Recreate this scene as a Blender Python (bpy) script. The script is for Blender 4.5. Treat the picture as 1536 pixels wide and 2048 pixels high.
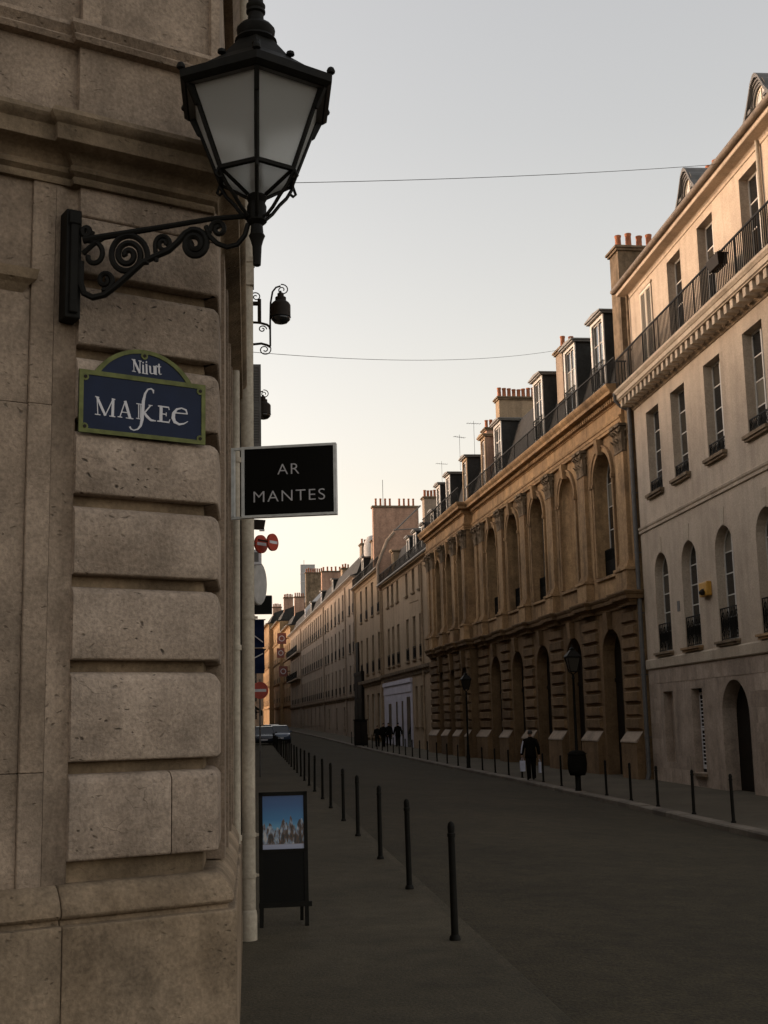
import bpy, bmesh, math, random
from mathutils import Vector, Matrix

random.seed(11)
sc = bpy.context.scene
for o in list(bpy.data.objects):
    bpy.data.objects.remove(o)
COL = sc.collection

# ------------------------------------------------------------------ camera
F, HOR, ROLL, CH = 2500.0, 1444.0, 0.022, 1.82
def _n(v): return Vector(v).normalized()
_up = _n((-ROLL, 1, -(HOR - 1024) / F))
_yy = _n((500 - 768, -(HOR - 1024) - ROLL * 268, -F))
_yy = (_yy - _up * _yy.dot(_up)).normalized()
_xx = _yy.cross(_up)
RC = Matrix((_xx, _yy, _up))
cam_d = bpy.data.cameras.new('camera')
cam = bpy.data.objects.new('camera', cam_d)
COL.objects.link(cam)
cam_d.sensor_fit = 'VERTICAL'
cam_d.sensor_height = 36.0
cam_d.sensor_width = 27.0
cam_d.lens = F / 2048 * 36.0
cam_d.clip_start = 0.1
cam_d.clip_end = 3000
cam.matrix_world = Matrix.Translation((0, 0, CH)) @ RC.to_4x4()
sc.camera = cam

# ------------------------------------------------------------------ light
SUN_EL, SUN_AZ = math.radians(2.6), math.radians(-68.0)   # azimuth from +Y towards +X; the sun stands left of the street
w = bpy.data.worlds.new('World')
sc.world = w
w.use_nodes = True
nt = w.node_tree
nt.nodes.clear()
sky = nt.nodes.new('ShaderNodeTexSky')
sky.sky_type = 'NISHITA'
sky.sun_disc = False
sky.sun_elevation = SUN_EL
sky.sun_rotation = SUN_AZ
sky.altitude = 50
sky.air_density = 1.3
sky.dust_density = 3.0
sky.ozone_density = 1.0
hs = nt.nodes.new('ShaderNodeHueSaturation')
hs.inputs['Saturation'].default_value = 0.35
bg = nt.nodes.new('ShaderNodeBackground')
bg.inputs['Strength'].default_value = 0.15
ow = nt.nodes.new('ShaderNodeOutputWorld')
wb = nt.nodes.new('ShaderNodeMix')          # the film's warm white balance, the same over the whole sky
wb.data_type = 'RGBA'
wb.blend_type = 'MULTIPLY'
wb.inputs[0].default_value = 1.0
wb.inputs[7].default_value = (1.045, 0.983, 0.985, 1)
nt.links.new(sky.outputs[0], hs.inputs['Color'])
nt.links.new(hs.outputs[0], wb.inputs[6])
nt.links.new(wb.outputs[2], bg.inputs['Color'])
nt.links.new(bg.outputs[0], ow.inputs['Surface'])
sl = bpy.data.lights.new('sun', 'SUN')
sl.energy = 0.75
sl.angle = math.radians(30)
sl.color = (1.0, 0.66, 0.36)
so = bpy.data.objects.new('sun', sl)
COL.objects.link(so)
_sd = Vector((math.sin(SUN_AZ) * math.cos(SUN_EL), math.cos(SUN_AZ) * math.cos(SUN_EL), math.sin(SUN_EL)))
so.rotation_euler = _sd.to_track_quat('Z', 'Y').to_euler()
so.location = (-30, 40, 60)
sc.view_settings.view_transform = 'Standard'
sc.view_settings.look = 'None'
sc.view_settings.exposure = 2.6
sc.view_settings.gamma = 1.0
sc.view_settings.use_curve_mapping = False
sc.cycles.max_bounces = 8
sc.cycles.transmission_bounces = 8
sc.cycles.caustics_refractive = True
sc.cycles.diffuse_bounces = 3

# ------------------------------------------------------------------ materials
def new_mat(name):
    m = bpy.data.materials.new(name)
    m.use_nodes = True
    n = m.node_tree.nodes
    n.clear()
    b = n.new('ShaderNodeBsdfPrincipled')
    o = n.new('ShaderNodeOutputMaterial')
    m.node_tree.links.new(b.outputs[0], o.inputs[0])
    return m, m.node_tree, b

def mat_plain(name, col, rough=0.6, metal=0.0, var=0.15, scale=6.0, bump=0.05, spec=0.5):
    m, t, b = new_mat(name)
    L = t.links.new
    tc = t.nodes.new('ShaderNodeTexCoord')
    nz = t.nodes.new('ShaderNodeTexNoise')
    nz.inputs['Scale'].default_value = scale
    nz.inputs['Detail'].default_value = 5
    L(tc.outputs['Object'], nz.inputs['Vector'])
    mr = t.nodes.new('ShaderNodeMapRange')
    mr.inputs[3].default_value = 1 - var
    mr.inputs[4].default_value = 1 + var
    mr.inputs[1].default_value = .3
    mr.inputs[2].default_value = .7
    L(nz.outputs[0], mr.inputs[0])
    mx = t.nodes.new('ShaderNodeVectorMath')
    mx.operation = 'SCALE'
    mx.inputs[0].default_value = col[:3]
    L(mr.outputs[0], mx.inputs['Scale'])
    L(mx.outputs[0], b.inputs['Base Color'])
    b.inputs['Roughness'].default_value = rough
    b.inputs['Metallic'].default_value = metal
    b.inputs['Specular IOR Level'].default_value = spec
    if bump:
        bp = t.nodes.new('ShaderNodeBump')
        bp.inputs['Strength'].default_value = bump
        bp.inputs['Distance'].default_value = .02
        L(nz.outputs[0], bp.inputs['Height'])
        L(bp.outputs[0], b.inputs['Normal'])
    return m

def mat_stone(name, col, col2, stain=0.4, streak=0.3, big=0.35, pit=0.0, bump=0.25, grain=40.0, rnd=0.12, rough=0.9, gr=.18):
    """limestone or plaster: patches, rain streaks, grain, optional pits; pieces differ a little from each other"""
    m, t, b = new_mat(name)
    L = t.links.new
    N = t.nodes.new
    tc = N('ShaderNodeTexCoord')
    oi = N('ShaderNodeObjectInfo')
    off = N('ShaderNodeVectorMath'); off.operation = 'SCALE'
    off.inputs[0].default_value = (37., 53., 71.)
    L(oi.outputs['Random'], off.inputs['Scale'])
    ad = N('ShaderNodeVectorMath'); ad.operation = 'ADD'
    L(tc.outputs['Object'], ad.inputs[0]); L(off.outputs[0], ad.inputs[1])
    def noise(scale, detail=5, rough_=.6, sc3=None):
        nz = N('ShaderNodeTexNoise')
        nz.inputs['Scale'].default_value = scale
        nz.inputs['Detail'].default_value = detail
        nz.inputs['Roughness'].default_value = rough_
        if sc3:
            mp = N('ShaderNodeMapping')
            mp.inputs['Scale'].default_value = sc3
            L(ad.outputs[0], mp.inputs[0]); L(mp.outputs[0], nz.inputs['Vector'])
        else:
            L(ad.outputs[0], nz.inputs['Vector'])
        return nz
    def rng(src, a, b_, lo, hi):
        r = N('ShaderNodeMapRange')
        r.inputs[1].default_value = a; r.inputs[2].default_value = b_
        r.inputs[3].default_value = lo; r.inputs[4].default_value = hi
        L(src, r.inputs[0]); return r.outputs[0]
    n1 = noise(big, 6, .62)
    n2 = noise(1.0, 5, .6, (2.2, 2.2, .22))
    n3 = noise(grain, 4, .65)
    n4 = noise(3.1, 6, .7)
    mix = N('ShaderNodeMix'); mix.data_type = 'RGBA'
    mix.inputs[6].default_value = (*col, 1); mix.inputs[7].default_value = (*col2, 1)
    L(rng(n1.outputs[0], .38, .66, 0, 1), mix.inputs[0])
    v = rng(n2.outputs[0], .45, .75, 1.0, 1 - streak)
    v2 = rng(n4.outputs[0], .35, .7, 1 + stain * .3, 1 - stain * .5)
    v3 = rng(n3.outputs[0], .3, .7, 1 - gr, 1 + gr)
    v4 = rng(oi.outputs['Random'], 0, 1, 1 - rnd, 1 + rnd)
    def mul(a, c):
        x = N('ShaderNodeMath'); x.operation = 'MULTIPLY'
        L(a, x.inputs[0]); L(c, x.inputs[1]); return x.outputs[0]
    tot = mul(mul(v, v2), mul(v3, v4))
    hgt = n3.outputs[0]
    if pit:
        vo = N('ShaderNodeTexVoronoi')
        vo.inputs['Scale'].default_value = 17
        mp = N('ShaderNodeMapping'); mp.inputs['Scale'].default_value = (1, .8, 1.6)
        nw = noise(6, 3, .5)
        wv = N('ShaderNodeVectorMath'); wv.operation = 'MULTIPLY_ADD'
        wv.inputs[1].default_value = (.16, .16, .16)
        L(nw.outputs[1], wv.inputs[0]); L(ad.outputs[0], wv.inputs[2])
        L(wv.outputs[0], mp.inputs[0]); L(mp.outputs[0], vo.inputs['Vector'])
        msk = noise(2.3, 3, .5)
        pm = mul(rng(vo.outputs['Distance'], .07, .2, 1, 0), rng(msk.outputs[0], .44, .6, 0, 1))
        tot = mul(tot, rng(pm, 0, 1, 1, 1 - pit))
        # hairline cracks
        vc = N('ShaderNodeTexVoronoi'); vc.feature = 'DISTANCE_TO_EDGE'
        vc.inputs['Scale'].default_value = 7
        L(wv.outputs[0], vc.inputs['Vector'])
        mk2 = noise(1.4, 3, .5)
        ck = mul(rng(vc.outputs['Distance'], .004, .02, 1, 0), rng(mk2.outputs[0], .60, .68, 0, 1))
        tot = mul(tot, rng(ck, 0, 1, 1, 1 - pit * .35))
        sub = N('ShaderNodeMath'); sub.operation = 'SUBTRACT'
        pk = N('ShaderNodeMath'); pk.operation = 'ADD'
        L(mul(pm, rng(n3.outputs[0], 0, 1, 2, 2)), pk.inputs[0]); L(rng(ck, 0, 1, 0, .5), pk.inputs[1])
        L(n3.outputs[0], sub.inputs[0]); L(pk.outputs[0], sub.inputs[1])
        hgt = sub.outputs[0]
    sca = N('ShaderNodeVectorMath'); sca.operation = 'SCALE'
    L(mix.outputs[2], sca.inputs[0]); L(tot, sca.inputs['Scale'])
    L(sca.outputs[0], b.inputs['Base Color'])
    b.inputs['Roughness'].default_value = rough
    b.inputs['Specular IOR Level'].default_value = .25
    a2 = N('ShaderNodeMath'); a2.operation = 'MULTIPLY_ADD'
    a2.inputs[1].default_value = 1.5
    L(n4.outputs[0], a2.inputs[0]); L(hgt, a2.inputs[2])
    bp = N('ShaderNodeBump')
    bp.inputs['Strength'].default_value = bump
    bp.inputs['Distance'].default_value = .015
    L(a2.outputs[0], bp.inputs['Height'])
    L(bp.outputs[0], b.inputs['Normal'])
    return m

def mat_glass(name, col=(.012, .013, .014), rough=.08, ior=1.5):
    m, t, b = new_mat(name)
    L = t.links.new
    tc = t.nodes.new('ShaderNodeTexCoord')
    nz = t.nodes.new('ShaderNodeTexNoise')
    nz.inputs['Scale'].default_value = 2.2
    L(tc.outputs['Object'], nz.inputs['Vector'])
    bp = t.nodes.new('ShaderNodeBump')
    bp.inputs['Strength'].default_value = .06
    bp.inputs['Distance'].default_value = .05
    L(nz.outputs[0], bp.inputs['Height'])
    L(bp.outputs[0], b.inputs['Normal'])
    oi = t.nodes.new('ShaderNodeObjectInfo')
    rp = t.nodes.new('ShaderNodeValToRGB')
    rp.color_ramp.interpolation = 'CONSTANT'
    rp.color_ramp.elements[0].color = (*col, 1)
    rp.color_ramp.elements[1].position = .9; rp.color_ramp.elements[1].color = (.16, .145, .115, 1)
    e = rp.color_ramp.elements.new(.62); e.color = (.045, .04, .032, 1)
    e = rp.color_ramp.elements.new(.8); e.color = (.018, .014, .010, 1)
    L(oi.outputs['Random'], rp.inputs[0])
    L(rp.outputs[0], b.inputs['Base Color'])
    b.inputs['Roughness'].default_value = rough
    b.inputs['IOR'].default_value = ior
    return m

M = {}
M['lime'] = mat_stone('limestone', (.335, .265, .205), (.225, .172, .128), stain=.6, streak=.22, big=1.8, pit=.8, bump=.55, grain=48, rnd=.08, gr=.28)
M['limewall'] = mat_stone('limestone_wall', (.325, .25, .185), (.20, .15, .107), stain=.6, streak=.45, big=1.3, pit=.5, bump=.45, grain=48, rnd=.05, gr=.26)
M['limedark'] = mat_stone('limestone_weathered_shaded', (.25, .185, .12), (.125, .09, .055), stain=.7, streak=.5, big=2.0, pit=.3, bump=.4, grain=50, rnd=.05)
M['limebase'] = mat_stone('shaded_plinth_limestone', (.275, .208, .142), (.15, .108, .068), stain=.8, streak=.5, big=1.1, pit=.5, bump=.45, grain=48, rnd=.05, gr=.26)  # darker plinth copy: vignetting and ambient shade put into the stone colour
M['plaster'] = mat_stone('pale_plaster', (.51, .42, .325), (.42, .34, .26), stain=.18, streak=.22, big=.5, bump=.2, grain=22, rnd=.03)
M['plasterlow'] = mat_stone('worn_plaster', (.42, .335, .265), (.27, .21, .16), stain=.4, streak=.35, big=.6, bump=.3, grain=18, rnd=.16)
M['trim'] = mat_stone('trim_stone', (.50, .42, .325), (.42, .345, .26), stain=.25, streak=.25, big=.8, bump=.2, grain=25, rnd=.06)
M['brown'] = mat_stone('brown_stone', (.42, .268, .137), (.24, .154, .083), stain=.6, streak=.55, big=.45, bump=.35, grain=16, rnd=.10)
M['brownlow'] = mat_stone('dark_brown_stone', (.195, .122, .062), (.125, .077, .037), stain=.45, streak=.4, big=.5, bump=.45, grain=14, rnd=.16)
M['ochre'] = mat_stone('ochre_render', (.36, .265, .175), (.30, .22, .14), stain=.25, streak=.3, big=.4, bump=.2, grain=14, rnd=.05)
M['beige'] = mat_stone('beige_render', (.34, .265, .20), (.275, .215, .16), stain=.25, streak=.35, big=.35, bump=.2, grain=12, rnd=.05)
M['pink'] = mat_stone('pinkish_render', (.48, .30, .21), (.38, .235, .165), stain=.4, streak=.4, big=.35, bump=.3, grain=9, rnd=.05)
M['white'] = mat_plain('white_paint', (.62, .60, .60), .5, var=.06)
M['reflector'] = mat_plain('white_reflector_enamel', (.85, .85, .83), .6, var=.03)
M['gutterbrown'] = mat_plain('brown_gutter', (.13, .098, .068), .7, var=.3, scale=5)
M['lilac'] = mat_plain('lilac_shopfront_paint', (.52, .50, .58), .6, var=.1, scale=2)
M['frame'] = mat_plain('window_paint', (.55, .52, .47), .5, var=.1)
M['framedk'] = mat_plain('brown_window_paint', (.14, .105, .07), .5, var=.15)
M['shutter'] = mat_plain('cream_shutter_paint', (.62, .55, .44), .6, var=.1)
M['slate'] = mat_stone('slate', (.040, .038, .034), (.024, .023, .021), stain=.4, streak=.3, big=1.2, bump=.4, grain=9, rnd=.15, rough=.8)
M['zinc'] = mat_plain('zinc', (.17, .16, .145), .6, .1, var=.2, scale=3)
M['lead'] = mat_plain('lead_grey', (.10, .096, .09), .6, .1, var=.2, scale=3)
M['terra'] = mat_plain('terracotta', (.34, .12, .052), .85, var=.25, scale=4)
M['iron'] = mat_plain('black_iron', (.0065, .0058, .0042), .6, var=.3, scale=14, bump=.15, spec=.12)
M['ironbrown'] = mat_plain('rusty_dark_iron', (.016, .011, .007), .6, var=.3, scale=14, bump=.15, spec=.15)
M['glass'] = mat_glass('window_glass')
M['glassup'] = mat_glass('dormer_glass', (.02, .021, .022), .05, 2.4)
M['curtain'] = mat_plain('net_curtain', (.5, .49, .46), .9)
M['door'] = mat_plain('dark_wood', (.011, .0075, .0045), .65, var=.3, scale=5, spec=.15)
M['asphalt'] = mat_stone('asphalt', (.046, .0365, .020), (.030, .0238, .0125), stain=.6, streak=0, big=.3, bump=.9, grain=38, rnd=0, rough=.92, gr=.55)
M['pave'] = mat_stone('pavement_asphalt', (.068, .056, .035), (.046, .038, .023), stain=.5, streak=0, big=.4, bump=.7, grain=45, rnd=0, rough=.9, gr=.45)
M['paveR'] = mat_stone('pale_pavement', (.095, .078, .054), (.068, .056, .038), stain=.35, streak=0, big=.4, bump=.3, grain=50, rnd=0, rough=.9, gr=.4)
M['kerb'] = mat_stone('granite_kerb', (.17, .145, .115), (.12, .10, .08), stain=.3, streak=0, big=.8, bump=.3, grain=60, rnd=.2)
M['earth'] = mat_plain('bare_ground', (.06, .052, .042), .95, var=.2, scale=.5)
M['pipe'] = mat_stone('cream_pipe_paint', (.44, .385, .30), (.36, .31, .24), stain=.3, streak=.25, big=1.5, bump=.1, grain=30, rnd=.03, rough=.6)
M['pipegrey'] = mat_plain('grey_pipe', (.11, .105, .10), .6, .1, var=.15)
M['navy'] = mat_plain('navy_enamel', (.005, .0115, .035), .35, var=.15, scale=9, spec=.12)
M['green'] = mat_plain('olive_green_enamel', (.115, .125, .04), .5, var=.3, scale=20, spec=.15)
M['white_enamel'] = mat_plain('white_enamel', (.55, .54, .56), .5, var=.08, spec=.2)
M['signblack'] = mat_plain('black_sign_panel', (.0035, .0034, .0025), .5, var=.1, spec=.12)
M['signframe'] = mat_plain('sign_steel', (.62, .63, .61), .5, .0, var=.15, scale=20)
M['redsign'] = mat_plain('red_sign', (.36, .035, .015), .5)
M['blueflag'] = mat_plain('dark_blue_cloth', (.008, .014, .042), .8, spec=.1)
M['yellow'] = mat_plain('yellow_plastic', (.48, .25, .03), .5, var=.2)
M['coat'] = mat_plain('dark_cloth', (.007, .006, .0045), .95, spec=.05)
M['coat2'] = mat_plain('charcoal_cloth', (.009, .008, .006), .95, spec=.05)
M['skin'] = mat_plain('skin', (.36, .21, .14), .6)
M['hair'] = mat_plain('dark_hair', (.012, .009, .006), .7)
M['bag'] = mat_plain('pale_paper_bag', (.50, .52, .62), .7)
M['tyre'] = mat_plain('tyre', (.012, .012, .012), .85)
M['carpale'] = mat_plain('pale_blue_car_paint', (.05, .07, .11), .15, .1, var=.03)
M['cardark'] = mat_plain('dark_car_paint', (.02, .024, .034), .2, .1, var=.03)
M['lamp_lens'] = mat_plain('headlamp_lens', (.45, .46, .48), .15)
M['scaff'] = mat_plain('scaffold_sheet', (.42, .41, .39), .8)
M['orange'] = mat_stone('orange_lit_render', (.36, .235, .12), (.28, .17, .085), stain=.3, streak=.3, big=.3, bump=.1, grain=8, rnd=.06)  # warm sunlight on the far fronts put into the base colour
M['signpink'] = mat_plain('faded_red_sign', (.22, .075, .06), .8)
M['awning'] = mat_plain('dark_awning', (.03, .028, .014), .9)
M['leaf'] = mat_plain('dark_leaves', (.02, .026, .010), .8, var=.4, scale=30)

def mat_frosted():
    m, t, b = new_mat('frosted_glass')
    L = t.links.new
    n = t.nodes
    tr = n.new('ShaderNodeBsdfTranslucent')
    tr.inputs[0].default_value = (.85, .85, .84, 1)
    rf = n.new('ShaderNodeBsdfRefraction')
    rf.inputs[0].default_value = (.93, .94, .94, 1)
    rf.inputs['Roughness'].default_value = .72
    rf.inputs['IOR'].default_value = 1.12
    di = n.new('ShaderNodeBsdfDiffuse')
    di.inputs[0].default_value = (.75, .74, .70, 1)
    m1 = n.new('ShaderNodeMixShader'); m1.inputs[0].default_value = .8
    m3 = n.new('ShaderNodeMixShader'); m3.inputs[0].default_value = .2
    L(tr.outputs[0], m1.inputs[1]); L(rf.outputs[0], m1.inputs[2])
    L(m1.outputs[0], m3.inputs[1]); L(di.outputs[0], m3.inputs[2])
    out = [x for x in n if x.type == 'OUTPUT_MATERIAL'][0]
    L(m3.outputs[0], out.inputs[0])
    n.remove(b)
    return m
M['frost'] = mat_frosted()

def mat_poster():
    """printed poster: blue sky over a pale toned skyline and a white strip (flat print)"""
    m, t, b = new_mat('poster_print')
    L = t.links.new; N = t.nodes.new
    tc = N('ShaderNodeTexCoord')
    sp = N('ShaderNodeSeparateXYZ')
    L(tc.outputs['Object'], sp.inputs[0])
    r = N('ShaderNodeValToRGB')
    mr = N('ShaderNodeMapRange')
    mr.inputs[1].default_value = 0; mr.inputs[2].default_value = .53
    L(sp.outputs[2], mr.inputs[0])
    L(mr.outputs[0], r.inputs[0])
    e = r.color_ramp.elements
    e[0].position = 0; e[0].color = (.30, .33, .45, 1)
    e[1].position = 1; e[1].color = (.020, .055, .17, 1)
    for p, c in ((.075, (.32, .35, .46, 1)), (.085, (.15, .07, .03, 1)), (.14, (.18, .09, .035, 1)), (.17, (.10, .12, .15, 1)), (.27, (.12, .16, .22, 1)), (.36, (.10, .30, .48, 1)), (.5, (.03, .17, .36, 1)), (.75, (.02, .09, .24, 1))):
        x = e.new(p); x.color = c
    nz = N('ShaderNodeTexNoise')
    nz.inputs['Scale'].default_value = 34; nz.inputs['Detail'].default_value = 3
    mp = N('ShaderNodeMapping'); mp.inputs['Scale'].default_value = (1, 1, .35)
    L(tc.outputs['Object'], mp.inputs[0]); L(mp.outputs[0], nz.inputs['Vector'])
    # skyline band mask
    n2 = N('ShaderNodeTexNoise'); n2.inputs['Scale'].default_value = 20
    mp2 = N('ShaderNodeMapping'); mp2.inputs['Scale'].default_value = (1, 1, 0)
    L(tc.outputs['Object'], mp2.inputs[0]); L(mp2.outputs[0], n2.inputs['Vector'])
    hh = N('ShaderNodeMath'); hh.operation = 'MULTIPLY_ADD'; hh.inputs[1].default_value = .36; hh.inputs[2].default_value = .03
    L(n2.outputs[0], hh.inputs[0])
    lt = N('ShaderNodeMath'); lt.operation = 'LESS_THAN'
    L(sp.outputs[2], lt.inputs[0]); L(hh.outputs[0], lt.inputs[1])
    gt = N('ShaderNodeMath'); gt.operation = 'GREATER_THAN'; gt.inputs[1].default_value = .045
    L(sp.outputs[2], gt.inputs[0])
    mm = N('ShaderNodeMath'); mm.operation = 'MULTIPLY'
    L(lt.outputs[0], mm.inputs[0]); L(gt.outputs[0], mm.inputs[1])
    r2 = N('ShaderNodeValToRGB')
    L(nz.outputs[0], r2.inputs[0])
    r2.color_ramp.elements[0].position = .36; r2.color_ramp.elements[0].color = (.01, .014, .02, 1)
    r2.color_ramp.elements[1].position = .66; r2.color_ramp.elements[1].color = (.50, .47, .45, 1)
    x = r2.color_ramp.elements.new(.48); x.color = (.10, .055, .03, 1)
    x = r2.color_ramp.elements.new(.56); x.color = (.18, .26, .36, 1)
    mix = N('ShaderNodeMix'); mix.data_type = 'RGBA'
    L(mm.outputs[0], mix.inputs[0]); L(r.outputs[0], mix.inputs[6]); L(r2.outputs[0], mix.inputs[7])
    L(mix.outputs[2], b.inputs['Base Color'])
    b.inputs['Roughness'].default_value = .35
    return m
M['poster'] = mat_poster()

# ------------------------------------------------------------------ mesh helpers
class MB:
    def __init__(s, xf=None):
        s.v = []; s.f = []; s.mi = []; s.c = 0; s.xf = xf
    def p(s, pts):
        i0 = len(s.v)
        if s.xf: pts = [s.xf(*q) for q in pts]
        s.v += [tuple(q) for q in pts]
        return list(range(i0, i0 + len(pts)))
    def face(s, pts):
        s.f.append(s.p(pts)); s.mi.append(s.c); return s
    def box(s, x0, x1, y0, y1, z0, z1):
        if x0 > x1: x0, x1 = x1, x0
        if y0 > y1: y0, y1 = y1, y0
        if z0 > z1: z0, z1 = z1, z0
        i = s.p([(x0, y0, z0), (x1, y0, z0), (x1, y1, z0), (x0, y1, z0), (x0, y0, z1), (x1, y0, z1), (x1, y1, z1), (x0, y1, z1)])
        for q in ((0, 3, 2, 1), (4, 5, 6, 7), (0, 1, 5, 4), (1, 2, 6, 5), (2, 3, 7, 6), (3, 0, 4, 7)):
            s.f.append([i[k] for k in q]); s.mi.append(s.c)
        return s
    def prism(s, a, b):
        """two matching rings of points joined to a closed solid"""
        n = len(a)
        i = s.p(list(a) + list(b))
        s.f.append(i[:n][::-1]); s.f.append(i[n:]); s.mi += [s.c, s.c]
        for k in range(n):
            k2 = (k + 1) % n
            s.f.append([i[k], i[k2], i[n + k2], i[n + k]]); s.mi.append(s.c)
        return s
    def loft(s, rings, closed=True, caps=True):
        n = len(rings[0])
        idx = [s.p(r) for r in rings]
        for a, b in zip(idx, idx[1:]):
            for k in range(n if closed else n - 1):
                k2 = (k + 1) % n
                s.f.append([a[k], a[k2], b[k2], b[k]]); s.mi.append(s.c)
        if caps and closed:
            s.f.append(idx[0][::-1]); s.f.append(idx[-1]); s.mi += [s.c, s.c]
        return s
    def tube(s, pts, r, n=8, caps=True):
        pts = [Vector(q) for q in pts]
        rr = r if isinstance(r, (list, tuple)) else [r] * len(pts)
        rings = []
        prev = None
        for k, q in enumerate(pts):
            d = (pts[min(k + 1, len(pts) - 1)] - pts[max(k - 1, 0)])
            if d.length < 1e-9: d = Vector((0, 0, 1))
            d.normalize()
            if prev is None:
                u = d.orthogonal().normalized()
            else:
                u = prev - d * prev.dot(d)
                u = u.normalized() if u.length > 1e-6 else d.orthogonal().normalized()
            prev = u
            v = d.cross(u)
            rings.append([q + (u * math.cos(2 * math.pi * j / n) + v * math.sin(2 * math.pi * j / n)) * rr[k] for j in range(n)])
        return s.loft(rings, True, caps)
    def lathe(s, prof, c=(0, 0, 0), n=16):
        rings = [[(c[0] + r * math.cos(2 * math.pi * j / n), c[1] + r * math.sin(2 * math.pi * j / n), c[2] + z) for j in range(n)] for r, z in prof]
        return s.loft(rings)
    def sweep(s, path, prof, caps=True):
        """profile of (out, z) points swept along a plan path; outwards is to the left of the path"""
        P = [Vector((q[0], q[1])) for q in path]
        ms = []
        for k in range(len(P)):
            ns = []
            if k > 0:
                d = (P[k] - P[k - 1]).normalized(); ns.append(Vector((-d.y, d.x)))
            if k < len(P) - 1:
                d = (P[k + 1] - P[k]).normalized(); ns.append(Vector((-d.y, d.x)))
            if len(ns) == 1: ms.append(ns[0])
            else: ms.append((ns[0] + ns[1]) / max(.2, 1 + ns[0].dot(ns[1])))
        rings = [[(P[k].x + ms[k].x * o, P[k].y + ms[k].y * o, z) for o, z in prof] for k in range(len(P))]
        s.loft(rings, closed=True, caps=caps)
        return s
    def mesh(s, name, mats, smooth=False):
        me = bpy.data.meshes.new(name)
        me.from_pydata(s.v, [], s.f)
        for m in (mats if isinstance(mats, (list, tuple)) else [mats]):
            me.materials.append(m if not isinstance(m, str) else M[m])
        if any(s.mi):
            me.polygons.foreach_set('material_index', s.mi)
        me.validate()
        bm = bmesh.new(); bm.from_mesh(me)
        bmesh.ops.recalc_face_normals(bm, faces=bm.faces)
        bm.to_mesh(me); bm.free()
        if smooth:
            me.shade_smooth()
            if smooth != 'all':
                me.set_sharp_from_angle(angle=math.radians(40))
        return me
    def build(s, name, mats, parent=None, loc=None, rot=None, smooth=False, kind=None):
        return obj(name, s.mesh(name, mats, smooth), parent, loc, rot, kind)

def obj(name, me, parent=None, loc=None, rot=None, kind=None):
    o = bpy.data.objects.new(name, me)
    COL.objects.link(o)
    if parent: o.parent = parent
    if loc: o.location = loc
    if rot: o.rotation_euler = rot
    if kind: o['kind'] = kind
    return o

def tag(o, label, cat, group=None):
    o['label'] = label; o['category'] = cat
    if group: o['group'] = group
    return o

def thing(name, label, cat, loc=(0, 0, 0), rz=0.0, group=None):
    o = bpy.data.objects.new(name, None)
    o.empty_display_size = .2
    COL.objects.link(o)
    o.location = loc; o.rotation_euler = (0, 0, rz)
    return tag(o, label, cat, group)

def copy_tree(o, parent=None):
    c = o.copy(); COL.objects.link(c)
    if parent: c.parent = parent
    for ch in list(o.children):
        copy_tree(ch, c)
    return c

def bevel(o, wd, seg=2):
    m = o.modifiers.new('bevel', 'BEVEL'); m.width = wd; m.segments = seg; m.limit_method = 'ANGLE'
    return o

def wall(mb, y0, y1, z0, z1, holes=(), x=0.0, depth=.3):
    """sheet in the plane x with rectangular or arched holes and their reveals; hole = (ya, yb, za, zb, rise[, depth])"""
    hs_ = [h for h in holes if h[1] > y0 and h[0] < y1]
    ys = sorted({y0, y1, *[h[0] for h in hs_], *[h[1] for h in hs_]})
    zs = sorted({z0, z1, *[max(z0, h[2]) for h in hs_], *[h[3] for h in hs_]})
    ys = [y for y in ys if y0 <= y <= y1]
    for a, b in zip(ys, ys[1:]):
        run = None
        for c, d in zip(zs, zs[1:]):
            cy, cz = (a + b) / 2, (c + d) / 2
            inh = any(h[0] < cy < h[1] and h[2] < cz < h[3] for h in hs_)
            if not inh:
                if run and abs(run[1] - c) < 1e-9: run[1] = d
                else:
                    if run: mb.face([(x, a, run[0]), (x, b, run[0]), (x, b, run[1]), (x, a, run[1])])
                    run = [c, d]
        if run: mb.face([(x, a, run[0]), (x, b, run[0]), (x, b, run[1]), (x, a, run[1])])
    for h in hs_:
        ya, yb, za, zb, rise = h[:5]
        dp = h[5] if len(h) > 5 else depth
        za = max(za, z0)
        sp = zb - rise
        X = x + dp
        mb.face([(x, ya, za), (X, ya, za), (X, ya, sp), (x, ya, sp)])
        mb.face([(x, yb, za), (X, yb, za), (X, yb, sp), (x, yb, sp)])
        mb.face([(x, ya, za), (x, yb, za), (X, yb, za), (X, ya, za)])
        if rise <= 0:
            mb.face([(x, ya, zb), (x, yb, zb), (X, yb, zb), (X, ya, zb)])
        else:
            n = 14
            c, r = (ya + yb) / 2, (yb - ya) / 2
            pt = [(c - r * math.cos(math.pi * k / n), sp + rise * math.sin(math.pi * k / n)) for k in range(n + 1)]
            for (a, za_), (b, zb_) in zip(pt, pt[1:]):
                mb.face([(x, a, za_), (x, b, zb_), (x, b, zb), (x, a, zb)])
                mb.face([(x, a, za_), (x, b, zb_), (X, b, zb_), (X, a, za_)])

MC = {}
def arch_pts(w, h, rise, n=12):
    sp = h - rise
    if rise <= 0: return [(-w / 2, h), (w / 2, h)]
    return [(-w / 2 * math.cos(math.pi * k / n), sp + rise * math.sin(math.pi * k / n)) for k in range(n + 1)]

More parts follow.
